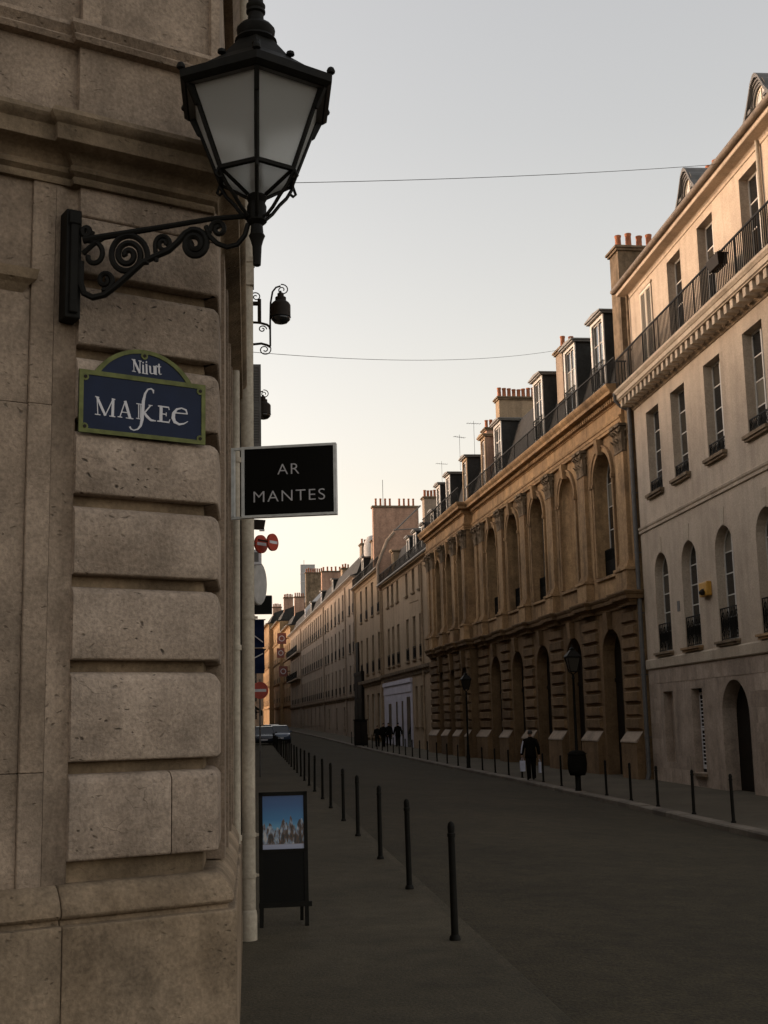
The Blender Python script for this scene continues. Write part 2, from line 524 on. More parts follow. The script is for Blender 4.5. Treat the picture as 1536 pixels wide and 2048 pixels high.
def win_meshes(w, h, rise, rows, leaf, fm, gm, fw):
    key = ('win', round(w, 2), round(h, 2), round(rise, 2), rows, leaf, fm, gm, fw)
    if key in MC: return MC[key]
    mb = MB()
    sp = h - rise
    t = .06
    mb.box(0, t, -w / 2, -w / 2 + fw, 0, sp)
    mb.box(0, t, w / 2 - fw, w / 2, 0, sp)
    mb.box(0, t, -w / 2 + fw, w / 2 - fw, 0, fw * 1.4)
    def ztop(y):
        if rise <= 0: return h - fw
        q = max(0., 1 - (y / (w / 2)) ** 2)
        return sp + (rise - fw) * math.sqrt(q)
    if rise <= 0:
        mb.box(0, t, -w / 2 + fw, w / 2 - fw, h - fw, h)
    else:
        a = arch_pts(w, h, rise); b = arch_pts(w - 2 * fw, h - fw, rise - fw)
        for k in range(len(a) - 1):
            q = [a[k], a[k + 1], b[k + 1], b[k]]
            mb.prism([(0, y, z) for y, z in q], [(t, y, z) for y, z in q])
    for k in range(1, leaf):
        y = -w / 2 + w * k / leaf
        mb.box(-.012, t - .01, y - fw * .7, y + fw * .7, fw * 1.4, ztop(abs(y) + fw * .7) - .002)
    zr = [fw * 1.4 + (sp - fw * 1.4) * k / rows for k in range(1, rows + (1 if rise > 0 else 0))]
    for z in zr:
        mb.box(.008, t - .012, -w / 2 + fw, w / 2 - fw, z - fw * .32, z + fw * .32)
    frame = mb.mesh('window', fm)
    panes = []
    zz = [fw * 1.4] + zr + ([h - fw] if rise <= 0 else [])
    for k in range(leaf):
        ya = -w / 2 + fw + (w - 2 * fw) * k / leaf
        yb = -w / 2 + fw + (w - 2 * fw) * (k + 1) / leaf
        for a, b in zip(zz, zz[1:]):
            pm = ('pane', round(yb - ya, 3), round(b - a, 3), gm)
            if pm not in MC:
                MC[pm] = MB().box(0, .01, 0, yb - ya, 0, b - a).mesh('pane', gm)
            panes.append((MC[pm], (.025, ya, a)))
        if rise > 0:
            n = 6
            ring = [(ya, zz[-1]), (yb, zz[-1])] + [(yb + (ya - yb) * j / n, ztop(yb + (ya - yb) * j / n)) for j in range(n + 1)]
            ring = [(y, max(z, zz[-1] + .001 * i)) for i, (y, z) in enumerate(ring)]
            panes.append((MB().prism([(.025, y, z) for y, z in ring], [(.035, y, z) for y, z in ring]).mesh('pane', gm), (0, 0, 0)))
    MC[key] = (frame, panes)
    return MC[key]

def scroll_rail(w, h, style):
    key = ('rail', round(w, 2), round(h, 2), style)
    if key in MC: return MC[key]
    mb = MB()
    mb.box(-.015, .015, -w / 2, w / 2, h - .035, h)
    mb.box(-.012, .012, -w / 2, w / 2, .03, .055)
    for e in (-w / 2, w / 2): mb.box(-.012, .012, e - .012, e + .012, 0, h - .035)
    if style == 'bars':
        n = max(3, int(w / .12))
        for k in range(1, n):
            y = -w / 2 + w * k / n
            mb.box(-.008, .008, y - .008, y + .008, .055, h - .035)
    elif style == 'panel':
        mb.box(-.006, .006, -w / 2 + .012, w / 2 - .012, .055, h * .6)
        n = max(4, int(w / .09))
        for k in range(1, n):
            y = -w / 2 + w * k / n
            mb.box(-.012, .012, y - .014, y + .014, .056, h - .036)
    else:
        n = max(2, int(round(w / .36)))
        for k in range(n):
            yc = -w / 2 + w * (k + .5) / n
            r = min(w / n * .44, h * .4)
            for sg in (-1, 1):
                pts = []
                for j in range(22):
                    a = j / 21 * 3.2 * math.pi
                    q = r * (1 - .78 * j / 21)
                    pts.append((0, yc + sg * (q * math.cos(a) - r * .1) * .9, h * .5 + sg * q * math.sin(a) * (h * .44 / r)))
                mb.tube(pts, .011, 4)
            mb.box(-.008, .008, yc - w / n / 2 - .008, yc - w / n / 2 + .008, .055, h - .035)
            if h > .6:
                mb.box(-.008, .008, yc - .008, yc + .008, .055, h - .035)
    MC[key] = mb.mesh('railing', 'iron')
    return MC[key]

def window(par, x, yc, zb, w, h, rise=0, rows=3, leaf=2, fm='frame', gm='glass', fw=.055, depth=.3, rail=None, railx=None, sill=None, sillm='trim'):
    fr, pn = win_meshes(w, h, rise, rows, leaf, fm, gm, fw)
    o = obj('window', fr, par, (x + depth - .07, yc, zb))
    for me, l in pn: obj('pane', me, o, l)
    if rail:
        obj('railing', scroll_rail(w - .01, rail[1], rail[0]), o, ((railx if railx is not None else .06) - depth + .07, 0, .02))
    if sill:
        k = ('sill', round(w, 2), sill, sillm)
        if k not in MC:
            mb = MB()
            mb.box(-.16, .0, -w / 2 - .13, w / 2 + .13, -sill, -.004)
            mb.box(-.11, 0, -w / 2 - .09, w / 2 + .09, -sill - .07, -sill)
            MC[k] = mb.mesh('sill', sillm)
        obj('sill', MC[k], o, (-depth + .07, 0, 0))
    return o

def pot_mesh():
    if 'pot' not in MC:
        MC['pot'] = MB().lathe([(.13, 0), (.14, .06), (.115, .1), (.105, .5), (.125, .54), (.125, .6), (.09, .6), (.085, .3)], n=10).mesh('pot', 'terra', True)
    return MC['pot']

def chimney(par, x0, x1, y0, y1, z0, z1, pots, mat='pink', along='x', ps=1.0):
    """stack with a projecting cap and a row of clay pots"""
    o = MB().box(x0, x1, y0, y1, z0, z1).build('chimney', mat, par)
    mb = MB()
    mb.box(x0 - .07, x1 + .07, y0 - .07, y1 + .07, z1, z1 + .09)
    mb.box(x0 - .13, x1 + .13, y0 - .13, y1 + .13, z1 + .09, z1 + .17)
    mb.build('cap', 'limedark', o)
    for k in range(pots):
        f = (k + .5) / pots
        q = obj('pot', pot_mesh(), o, ((x0 + (x1 - x0) * f, (y0 + y1) / 2, z1 + .17) if along == 'x' else ((x0 + x1) / 2, y0 + (y1 - y0) * f, z1 + .17)))
        s_ = ps * random.uniform(.85, 1.12)
        q.scale = (ps, ps, s_)
        q.rotation_euler = (random.uniform(-.03, .03), random.uniform(-.03, .03), random.uniform(0, 6))
    return o

def downpipe(par, x, y, z0, z1, r=.055, mat='pipegrey'):
    mb = MB()
    mb.tube([(x, y, z0 + .15), (x, y, z1)], r, 10)
    mb.tube([(x - r * .8, y, z0), (x, y, z0 + .2)], [r * 1.05] * 2, 10)
    o = mb.build('downpipe', mat, par, smooth=True)
    z = z0 + 1.4
    m2 = MB()
    while z < z1:
        m2.tube([(x, y, z), (x, y, z + .05)], r * 1.2, 10)
        m2.box(x, x + r * 2.2, y - .012, y + .012, z + .01, z + .04)
        z += 2.1
    m2.build('bracket', mat, o)
    return o

# ------------------------------------------------------------------ ground
def lerp_tab(tab, y):
    if y <= tab[0][0]: return tab[0][1]
    for (a, va), (b, vb) in zip(tab, tab[1:]):
        if y <= b: return va + (vb - va) * (y - a) / (b - a)
    return tab[-1][1]
ZR = [(0, -.3), (36, -.3), (48, -.26), (60, -.2), (72, -.12), (83, -.04), (92, .06), (102, .18), (130, .54), (184, 1.2), (300, 2.2), (420, 3)]
ZL = [(0, 0), (34, 0), (48, .02), (60, .04), (72, .06), (83, .11), (92, .19), (102, .29), (130, .58), (184, 1.2), (300, 2.2), (420, 3)]
KX = [(-40, 8.6), (10, 8.75), (20, 9.1), (34, 9.4), (45, 9.42), (60, 9.0), (80, 8.45), (100, 7.8), (118, 7.2), (160, 5.5), (210, 3.6), (420, 1.0)]
def kx(y): return lerp_tab(KX, y)
def zgL(y): return lerp_tab(ZL, y)
def zgR(y): return lerp_tab(ZR, y)
def zroad(x, y):
    t = max(0, min(1, (x - 1.95) / (kx(y) - 1.95)))
    crown = .10 * math.sin(math.pi * t) * .6
    return (zgL(y) - .05) * (1 - t) + (zgR(y) - .12) * t + crown
YS = [-40, -20, -8] + list(range(0, 130, 3)) + list(range(130, 300, 10)) + [330, 380, 420]

mb = MB()
ga = [-700, -400, -150, -40, 0, 20, 60, 150, 400, 700]
gy = [-700, -300, -40, 0, 40, 80, 120, 200, 300, 420, 700]
for y0, y1 in zip(gy, gy[1:]):
    for x0, x1 in zip(ga, ga[1:]):
        mb.face([(x0, y0, zgR(y0) - .55), (x1, y0, zgR(y0) - .55), (x1, y1, zgR(y1) - .55), (x0, y1, zgR(y1) - .55)])
mb.build('ground', 'earth', kind='structure')
mb = MB()
for y0, y1 in zip(YS, YS[1:]):
    n = 8
    for k in range(n):
        q = []
        for y, kk in ((y0, k), (y0, k + 1), (y1, k + 1), (y1, k)):
            x = 1.95 + (kx(y) - 1.95) * kk / n
            q.append((x, y, zroad(x, y)))
        mb.face(q)
mb.build('road', 'asphalt', kind='structure', smooth='all')
mb = MB()
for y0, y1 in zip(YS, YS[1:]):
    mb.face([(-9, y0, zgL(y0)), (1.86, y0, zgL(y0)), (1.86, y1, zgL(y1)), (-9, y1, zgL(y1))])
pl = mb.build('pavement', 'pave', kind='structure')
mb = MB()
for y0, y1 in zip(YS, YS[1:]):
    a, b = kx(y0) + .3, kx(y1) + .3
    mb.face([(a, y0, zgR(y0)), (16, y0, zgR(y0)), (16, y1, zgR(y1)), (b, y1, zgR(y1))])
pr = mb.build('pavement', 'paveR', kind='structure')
def kerb(par, x0, x1, h, ya, yb, step, zf, mat):
    y = ya
    while y < yb:
        y2 = y + step - .012
        j = random.uniform(-.006, .006)
        m_ = MB()
        r = []
        for yy in (y, y2):
            a, b = x0(yy), x1(yy)
            z = zf(yy) + .004 + j
            r.append([(a, yy, z - h - .12), (b, yy, z - h - .12), (b, yy, z), (a + .03, yy, z), (a, yy, z - .03)])
        m_.loft(r)
        m_.build('kerb_stone', mat, par)
        y += step
kerb(pr, lambda y: kx(y), lambda y: kx(y) + .3, .12, 14, 120, 1.0, zgR, 'kerb')
m_ = MB()
r = []
for y in YS:
    if y >= 120: r.append([(kx(y), y, zgR(y) - .2), (kx(y) + .3, y, zgR(y) - .2), (kx(y) + .3, y, zgR(y)), (kx(y), y, zgR(y))])
m_.loft(r); m_.build('kerb', 'kerb', pr, kind='stuff')
m_ = MB()
r = [[(1.859, y, zgL(y) - .25), (1.96, y, zgL(y) - .25), (1.96, y, zgL(y) - .012), (1.945, y, zgL(y)), (1.859, y, zgL(y))] for y in YS]
m_.loft(r); m_.build('kerb', 'pave', pl)

# ------------------------------------------------------------------ corner building on the left
TH = math.atan2(.8972, -.4416)
C0 = Vector((-.159, 6.5, 0))
XL, YL = Vector((-.4416, .8972, 0)), Vector((-.8972, -.4416, 0))
def W0(x, y, z): return C0 + XL * x + YL * y + Vector((0, 0, z))
wl, ns = (.8972, -.4416), (-.4416, -.8972)
def st(t, o=0.0): return (wl[0] * t + ns[0] * o, wl[1] * t + ns[1] * o)     # along the street side, o outwards
b0 = thing('corner_building', 'tan limestone corner building with chunky rounded blocks and the blue street plate on it', 'building', tuple(C0), TH)
def inset(i): return (i, .6224 * i)
mb = MB()
def solid(i, z0, z1, left=0.0):
    a = [(i, .78), inset(i), st(4.9, -i), (5.5, 1.5), (5.5, 7.0), (i + left, 7.0), (i + left, .78)]
    mb.prism([(x, y, z0) for x, y in a], [(x, y, z1) for x, y in a])
solid(.08, -.6, 4.6, .0)
mb.build('wall', 'limedark', b0)  # shows in the block joints; groove shade put into its darker colour
mb = MB()
solid(.02, 4.6, 11.5, .045)
mb.build('wall', 'limewall', b0)
joints = [4.40, 4.065, 3.69, 3.31, 2.93, 2.53, 2.115, 1.63, 1.17]
def block(s0, s1, z0, z1, corner=True, x=0.0, bw=.004, mat='lime', ch=.045):
    zc = (z0 + z1) / 2
    h2 = (z1 - z0) / 2
    pr_ = [(-.14, -h2), (-.012, -h2), (-.003, -h2 + .006), (0, -h2 + .016), (0, h2 - ch), (-.006, h2 - ch * .68), (-.02, h2 - ch * .3), (-.042, h2 - ch * .06), (-.06, h2), (-.14, h2)]
    if corner:
        c0, c1, c2 = st(.030, 0), (.004, .004), (0, .030)
        path = [st(.55), st(.2), c0, (c0[0] * .45 + .0, c0[1] * .45 + .006), (.002, .014), c2, (0, s1)]
    else: path = [(0, s0), (0, s1)]
    m_ = MB()
    m_.sweep([(p[0] + x, p[1]) for p in path], pr_)
    o = m_.build('stone_block', mat, b0, (0, 0, zc), smooth=True)
    if bw: bevel(o, bw, 2)
    return o
def slab(s0, s1, z0, z1, x, bw=.003, mat='limewall'):
    zc = (z0 + z1) / 2
    o = MB().box(x, .3, s0, s1, z0 - zc, z1 - zc).build('stone_block', mat, b0, (0, 0, zc), smooth=True)
    bevel(o, bw, 2)
for k, (zt, zb) in enumerate(zip(joints, joints[1:])):
    top = zt - (.024 if k else .003)
    ch = .045 if k else .006
    if k == 7:
        block(.0, .249, zb + .034, top, ch=ch)
        block(.2535, .768, zb + .034, top, False, ch=ch)
    else:
        block(0, .768, zb + .034, top, x=random.uniform(-.004, .003), ch=ch)
o = block(0, .768, 4.404, 4.572, bw=.002, x=.004, ch=.004)
for z0, z1 in ((1.09, 1.618), (1.62, 3.398), (3.40, 4.56)):
    o = slab(.885, 1.0, z0, z1, .03 + random.uniform(-.0015, .0015), .004)
for z0, z1 in ((1.09, 1.617), (1.62, 3.398), (3.40, 4.56)):
    slab(1.0005, 1.9, z0, z1, .052)
cv = [(.2, .884), (.032, .884), (.034, .862), (.042, .835), (.05, .81), (.05, .79), (.04, .772), (.03, .7685), (.2, .7685)]
MB().prism([(x, y, 1.07) for x, y in cv], [(x, y, 4.57) for x, y in cv]).build('cove_moulding', 'limewall', b0, smooth=True)
P_main = [st(4.5), (0, 0), (0, .79), (.045, .79), (.045, 6.8)]
corn = [(o_ * .9, z_) for o_, z_ in [(-.18, 4.555), (.028, 4.555), (.036, 4.575), (.03, 4.59), (.02, 4.597), (.05, 4.615), (.056, 4.635), (.04, 4.65), (.05, 4.665), (.085, 4.70), (.165, 4.715), (.172, 4.72), (.175, 4.80), (.182, 4.806), (.205, 4.82), (.215, 4.845), (.2, 4.875), (.1, 4.90), (-.18, 4.915)]]
P_corn = [st(4.5, -.05), (0, .0557), (0, .79), (.045, .79), (.045, 6.8)]
MB().sweep(P_corn, corn).build('cornice', 'limedark', b0, smooth=True)
MB().sweep(P_main, [(-.08, 5.33), (.03, 5.345), (.045, 5.37), (.03, 5.385), (.04, 5.40), (.06, 5.425), (.055, 5.45), (-.08, 5.46)]).build('string_course', 'limewall', b0, smooth=True)
for z in (7.2, 9.6):
    MB().sweep(P_main, [(-.08, z), (.05, z), (.1, z + .12), (.1, z + .2), (-.08, z + .22)]).build('string_course', 'limewall', b0)
# raised panel frame above the string course
MB().box(-.012, .05, .0, .05, 5.47, 7.19).build('pilaster_strip', 'limewall', b0)
MB().box(-.012, .05, .68, .78, 5.47, 7.19).build('pilaster_strip', 'limewall', b0)
plprof = [(-.15, -.5), (.09, -.5), (.09, .918), (.085, .926), (.045, .93), (.042, .952), (.066, .958), (.077, .972), (.075, .995), (.062, 1.025), (.04, 1.058), (.015, 1.085), (-.01, 1.10), (-.15, 1.105)]
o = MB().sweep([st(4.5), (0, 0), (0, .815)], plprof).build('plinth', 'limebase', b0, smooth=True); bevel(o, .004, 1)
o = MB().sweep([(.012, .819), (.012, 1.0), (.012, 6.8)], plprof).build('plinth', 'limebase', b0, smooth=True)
# hood over the recessed opening further left
MB().sweep([(.2, 1.04), (.05, 1.04), (.05, 3.2)], [(-.1, 3.96), (.0, 3.96), (.03, 4.0), (.055, 4.02), (.065, 4.07), (.01, 4.09), (-.1, 4.10)]).build('door_hood', 'limedark', b0)
# street side: pilaster strips, door surround and shallow panels
mb = MB()
for t0, t1, o_ in ((.55, .95, .02), (1.15, 1.3, .03), (2.3, 2.45, .03), (2.9, 3.15, .035), (4.5, 4.8, .035)):
    a = [st(t0, -.1), st(t0, o_), st(t1, o_), st(t1, -.1)]
    mb.prism([(x, y, 1.11) for x, y in a], [(x, y, 4.55) for x, y in a])
mb.build('pilaster_strip', 'limewall', b0)
# far windows of the upper storeys on the street side and a flat roof slab
a = [(-.06, 7.0), inset(-.06), st(4.9, .06), (5.5, 1.5), (5.5, 7)]
MB().prism([(x, y, 11.5) for x, y in a], [(x, y, 11.75) for x, y in a]).build('roof', 'zinc', b0)

# ---- drainpipes and cable on its street side
dp = thing('drainpipe', 'cream drainpipe with collars and a square hopper beside the limestone corner', 'drainpipe', (-.022, 11.25, 0))
mb = MB()
mb.tube([(0, 0, .02), (0, 0, 11.4)], .066, 14)
mb.build('pipe', 'pipe', dp, smooth=True)
MB().lathe([(.066, 0), (.078, 0), (.078, .2), (.072, .24), (.066, .25)], n=14).build('base_sleeve', 'pipe', dp, (0, 0, 0), smooth=True)
for z in (.52, .86, 2.75, 4.0, 7.6):
    mb = MB(); mb.lathe([(.066, 0), (.074, 0), (.074, .035), (.066, .035)], n=14); mb.box(-.2, -.05, -.015, .015, .005, .03); mb.box(.06, .095, -.012, .012, .006, .028)
    mb.build('collar', 'pipe', dp, (0, 0, z), smooth=True)
mb = MB(); mb.box(-.075, .075, -.075, .075, 5.86, 6.10); mb.box(-.083, .083, -.083, .083, 6.08, 6.13); mb.build('hopper', 'pipe', dp)
dp = thing('drainpipe', 'thin cream drainpipe squeezed between the limestone corner and the thick pipe', 'drainpipe', (-.108, 9.9, 0))
MB().tube([(0, 0, .02), (0, 0, 4.66)], .036, 12).build('pipe', 'pipe', dp, smooth=True)
for z in (.95, 2.4, 3.9):
    mb = MB(); mb.lathe([(.036, 0), (.045, 0), (.045, .04), (.036, .04)], n=12); mb.box(-.06, -.03, -.01, .01, 0, .03); mb.build('collar', 'pipe', dp, (0, 0, z), smooth=True)
tag(MB().tube([(-.075, 10.6, .3), (-.077, 10.6, 1.4), (-.07, 10.6, 3.0), (-.076, 10.6, 4.4)], .008, 6).build('cable', 'ironbrown', smooth=True), 'dark cable clipped between the two cream drainpipes', 'cable')

# ---- street plate
pt = thing('street_plate', 'navy enamel street plate with arched top, green rim and white serif lettering', 'street sign', tuple(W0(-.006, .425, 3.268)), TH)
PW, PH = .68, .315
def arch_out(w, rise, n=20, base=0.0):
    R = (w * w / 4 + rise * rise) / (2 * rise)
    a = math.asin(w / 2 / R)
    return [(R * math.sin(-a + 2 * a * k / n), base + R * math.cos(-a + 2 * a * k / n) - (R - rise)) for k in range(n + 1)]
def flat(mb, pts, x0, x1):
    """pts are (h, v) with h to the right as one faces the plate"""
    mb.prism([(x0, -h, v) for h, v in pts], [(x1, -h, v) for h, v in pts])
mb = MB()
flat(mb, [(-PW / 2, 0), (PW / 2, 0), (PW / 2, PH), (-PW / 2, PH)], 0, -.010)
flat(mb, arch_out(.53, .15, 20, PH), 0, -.0095)
mb.build('plate', 'navy', pt)
mb = MB()
f = .022
for a, b, c, d in ((-PW / 2, PW / 2, 0, f), (-PW / 2, PW / 2, PH - f * .8, PH + f * .3), (-PW / 2, -PW / 2 + f, f, PH - f * .8), (PW / 2 - f, PW / 2, f, PH - f * .8)):
    flat(mb, [(a, c), (b, c), (b, d), (a, d)], 0, -.015)
oa, ia = arch_out(.53, .15, 20, PH), arch_out(.53 - .06, .15 - .021, 20, PH)
for k in range(20):
    flat(mb, [oa[k], oa[k + 1], ia[k + 1], ia[k]], 0, -.0148)
mb.build('rim', 'green', pt)
for h, v in ((-PW / 2 + .03, .03), (PW / 2 - .03, .03), (-PW / 2 + .03, PH - .03), (PW / 2 - .03, PH - .03), (0, PH + .118)):
    mb = MB()
    mb.tube([(0, 0, 0), (-.0155, 0, 0)], .019, 10)
    o = mb.build('corner_boss', 'green', pt, (0, -h, v))
    MB().tube([(-.0154, 0, 0), (-.019, 0, 0)], .009, 8).build('screw', 'ironbrown', o)
LX = [0]
def ribbon(mb, pts, ws, sx, sz):
    """calligraphic stroke through drawing points, widths in the same units; returns a thin raised strip"""
    P = [Vector(sx(*p)) for p in pts]
    L_, R_ = [], []
    for k, p in enumerate(P):
        d = (P[min(k + 1, len(P) - 1)] - P[max(k - 1, 0)]).normalized()
        nrm = Vector((-d.y, d.x)) * (ws[k] * sz / 2)
        L_.append(p + nrm); R_.append(p - nrm)
    LX[0] += 1
    x1 = -.0118 - .00006 * (LX[0] % 17)
    for k in range(len(P) - 1):
        flat(mb, [L_[k], L_[k + 1], R_[k + 1], R_[k]], -.009, x1)
def drw(X, Y):
    bot = 1020 + (X - 20) / 1480 * 130; top = 340 + (X - 30) / 1470 * 150
    return ((X - 25) / 1475 * PW - PW / 2, (bot - Y) / (bot - top) * PH)
U = PW / 1475
def letters(name, strokes):
    mb = MB()
    for pts, ws in strokes:
        if not isinstance(ws, (list, tuple)): ws = [ws] * len(pts)
        ribbon(mb, pts, ws, drw, U)
    mb.build(name, 'white_enamel', pt)
letters('lettering', [
    ([(226, 638), (238, 826)], 9), ([(226, 636), (322, 840)], 27), ([(322, 838), (408, 652)], 11), ([(408, 654), (404, 842)], 29),
    ([(205, 629), (250, 640)], 10), ([(205, 826), (266, 833)], 10), ([(392, 650), (432, 659)], 10), ([(366, 842), (434, 851)], 11),
    ([(547, 672), (487, 850)], 11), ([(544, 672), (604, 862)], 30), ([(508, 796), (580, 803)], 10), ([(462, 848), (514, 855)], 10), ([(556, 860), (642, 870)], 11),
    ([(702, 702), (702, 862)], 10), ([(722, 712), (722, 858)], 8), ([(842, 716), (766, 805)], 15), ([(762, 790), (800, 840), (846, 880), (905, 889)], [24, 31, 27, 10]),
    ([(675, 698), (748, 708)], 10), ([(675, 862), (728, 870)], 10), ([(818, 712), (864, 718)], 9),
    ([(874, 580), (872, 548), (846, 528), (808, 536), (776, 585), (756, 672), (750, 778), (744, 872), (728, 944), (694, 984), (648, 996), (616, 982), (602, 956)],
     [10, 22, 17, 17, 24, 34, 37, 34, 26, 17, 12, 14, 20]),
    ([(966, 724), (964, 892)], 35), ([(928, 720), (1060, 735)], 15), ([(966, 806), (1030, 813)], 12), ([(922, 888), (1066, 903)], 15),
    ([(1056, 734), (1062, 764)], 9), ([(1028, 790), (1026, 834)], 9), ([(1072, 868), (1060, 902)], 10),
    ([(1118, 792), (1284, 804)], 13), ([(1280, 806), (1264, 760), (1212, 740), (1154, 752), (1116, 800), (1110, 850), (1130, 896), (1182, 922), (1240, 914), (1288, 888)],
     [12, 22, 15, 24, 38, 43, 37, 25, 16, 7])])
letters('lettering', [
    ([(636, 206), (642, 336)], 9), ([(634, 204), (712, 356)], 25), ([(712, 218), (712, 356)], 10), ([(614, 203), (658, 209)], 9), ([(620, 334), (664, 341)], 9), ([(694, 216), (732, 222)], 9),
    ([(748, 262), (752, 356)], 19), ([(742, 232), (754, 240)], 15), ([(788, 252), (792, 360)], 19), ([(780, 224), (794, 232)], 15), ([(736, 354), (808, 364)], 10), ([(738, 262), (752, 266)], 8), ([(776, 252), (790, 256)], 8),
    ([(830, 272), (834, 345)], 19), ([(832, 340), (846, 358), (876, 356)], [16, 14, 8]), ([(878, 272), (882, 362)], 17), ([(898, 270), (900, 366)], 18), ([(896, 272), (912, 266), (920, 284)], 9), ([(816, 272), (834, 275)], 8), ([(866, 272), (880, 274)], 8), ([(884, 362), (914, 368)], 9),
    ([(936, 244), (940, 350)], 17), ([(916, 274), (962, 279)], 9), ([(938, 345), (950, 364), (970, 360)], [16, 13, 6])])

# ---- big lantern on a scrolled bracket
LC = Vector((.044, 6.0))
ln = thing('street_lantern', 'large black hexagonal lantern with frosted panes on a scrolled wall bracket', 'lantern', (LC.x, LC.y, 4.36))
def LZ(z): return z - 4.36
hexa = [math.radians(-90 + 60 * k) for k in range(6)]
def hx(r, z, k): return Vector((r * math.cos(hexa[k % 6]), r * math.sin(hexa[k % 6]), LZ(z)))
RT, RB, ZT, ZB, ZTIP = .378, .208, 4.985, 4.56, 4.455
mb = MB()
for k in range(6):
    mb.tube([hx(RT, ZT, k), hx(RB, ZB, k)], .013, 6)
    mb.tube([hx(RB, ZB, k), hx(RB, ZB, k + 1)], .015, 6)
    mb.tube([hx(RB, ZB, k), hx(.05, ZTIP, k)], .010, 6)
    tg = Vector((-math.sin(hexa[k]), math.cos(hexa[k]), 0)) * .011
    mb.prism([p - tg for p in (hx(RT + .035, ZT, k), hx(RT - .012, ZT, k), hx(RT - .048, ZT - .13, k), hx(RT - .03, ZT - .13, k))],
             [p + tg for p in (hx(RT + .035, ZT, k), hx(RT - .012, ZT, k), hx(RT - .048, ZT - .13, k), hx(RT - .03, ZT - .13, k))])
mb.build('lantern_frame', 'iron', ln, smooth=True)
for k in range(6):
    e = .985
    a = [hx(RT * e, ZT - .004, k), hx(RT * e, ZT - .004, k + 1), hx(RB * e, ZB + .004, k + 1), hx(RB * e, ZB + .004, k)]
    b = [p * 1 - Vector((p.x, p.y, 0)).normalized() * .006 for p in a]
    MB().prism(a, b).build('pane', 'frost', ln)
    a = [hx(RB * .96, ZB - .004, k), hx(RB * .96, ZB - .004, k + 1), hx(.045, ZTIP + .006, k + 1), hx(.045, ZTIP + .006, k)]
    b = [p + Vector((0, 0, .006)) for p in a]
    MB().prism(a, b).build('pane', 'frost', ln)
mb = MB()
prof = [(RT + .03, ZT - .03), (RT + .055, ZT - .01), (RT + .058, ZT + .03), (RT + .01, ZT + .055), (.30, ZT + .105), (.19, ZT + .19), (.115, ZT + .285), (.095, ZT + .31)]
rings = [[hx(r, z, k) for k in range(6)] for r, z in prof]
inner = [[hx(r, z, k) for k in range(6)] for r, z in ((.08, ZT + .28), (.26, ZT + .085), (RT - .01, ZT + .01), (RT - .005, ZT - .03))]
mb.loft(rings, caps=True)
rf = mb.build('lantern_roof', 'iron', ln)
mb = MB(); mb.loft([[hx(r, z, k) for k in range(6)] for r, z in ((RT + .02, ZT - .032), (RT - .012, ZT - .03), (RT - .02, ZT + .005), (.26, ZT + .06), (.08, ZT + .2), (.02, ZT + .21))], caps=True)
mb.build('reflector', 'pipegrey', rf)
for k in range(6):
    MB().lathe([(.001, -.025), (.02, -.012), (.022, .0), (.016, .014), (.001, .024)], n=8).build('corner_knob', 'iron', rf, tuple(hx(RT + .05, ZT + .05, k)), smooth=True)
    p = hx(.2, ZT + .2, k)
    MB().lathe([(.001, -.02), (.022, -.008), (.02, .008), (.001, .02)], n=8).build('ridge_knob', 'iron', rf, tuple(p), smooth=True)
fin = [(.095, ZT + .30), (.11, ZT + .315), (.10, ZT + .33), (.088, ZT + .335), (.097, ZT + .355), (.1, ZT + .38), (.085, ZT + .40), (.06, ZT + .415), (.042, ZT + .43), (.04, ZT + .47), (.05, ZT + .478), (.05, ZT + .49), (.042, ZT + .497), (.05, ZT + .51), (.05, ZT + .52), (.04, ZT + .53), (.036, ZT + .6), (.05, ZT + .66), (.06, ZT + .72), (.03, ZT + .78), (.01, ZT + .86)]
MB().lathe([(r, LZ(z)) for r, z in fin], n=18).build('finial', 'iron', ln, smooth=True)
# lamp fitting inside
MB().lathe([(.02, LZ(ZTIP) + .03), (.035, LZ(ZTIP) + .06), (.02, LZ(ZTIP) + .2), (.045, LZ(ZTIP) + .26), (.04, LZ(ZTIP) + .34), (.01, LZ(ZTIP) + .38)], n=10).build('lamp_fitting', 'ironbrown', ln, smooth=True)
mb = MB()
mb.lathe([(.045, LZ(4.46)), (.055, LZ(4.445)), (.042, LZ(4.42)), (.05, LZ(4.40)), (.045, LZ(4.33)), (.052, LZ(4.32)), (.03, LZ(4.30)), (.033, LZ(4.26)), (.042, LZ(4.245)), (.032, LZ(4.22)), (.024, LZ(4.19)), (.019, LZ(4.09)), (.012, LZ(4.085))], n=12)
mb.build('stem', 'iron', ln, smooth=True)
mb = MB()
for k in range(6):
    a = hx(RB + .01, ZB - .005, k); b = hx(.05, 4.34, k)
    q = hx(.135, 4.44, k)
    mb.tube([a, a.lerp(q, .5) + Vector((0, 0, -.012)), q, q.lerp(b, .5) + Vector((0, 0, -.008)), b], .010, 6)
    c = hx(RB - .02, 4.49, k)
    mb.tube([hx(RB + .01, ZB - .005, k), hx(RB + .025, ZB - .04, k), hx(RB + .01, ZB - .055, k), hx(RB - .01, ZB - .045, k)], .008, 5)
mb.build('cradle_arm', 'iron', ln, smooth=True)
AR0 = Vector((-.80, 6.085)); AR1 = Vector((.02, 6.0))
def ap(px, py):
    t = (px - 160) / 345.0
    q = AR0.lerp(AR1, t)
    return (q.x - LC.x, q.y - LC.y, LZ(4.25 - .00274 * (py - 475) - .016 * t))
wp = W0(-.05, .82, 4.115)
mb = MB()
mb.box(-.012, .12, -.040, .040, -.285, .285)
mb.box(-.03, -.01, -.022, .022, -.26, .26)
mb.box(-.036, -.02, -.032, .032, .2, .275)
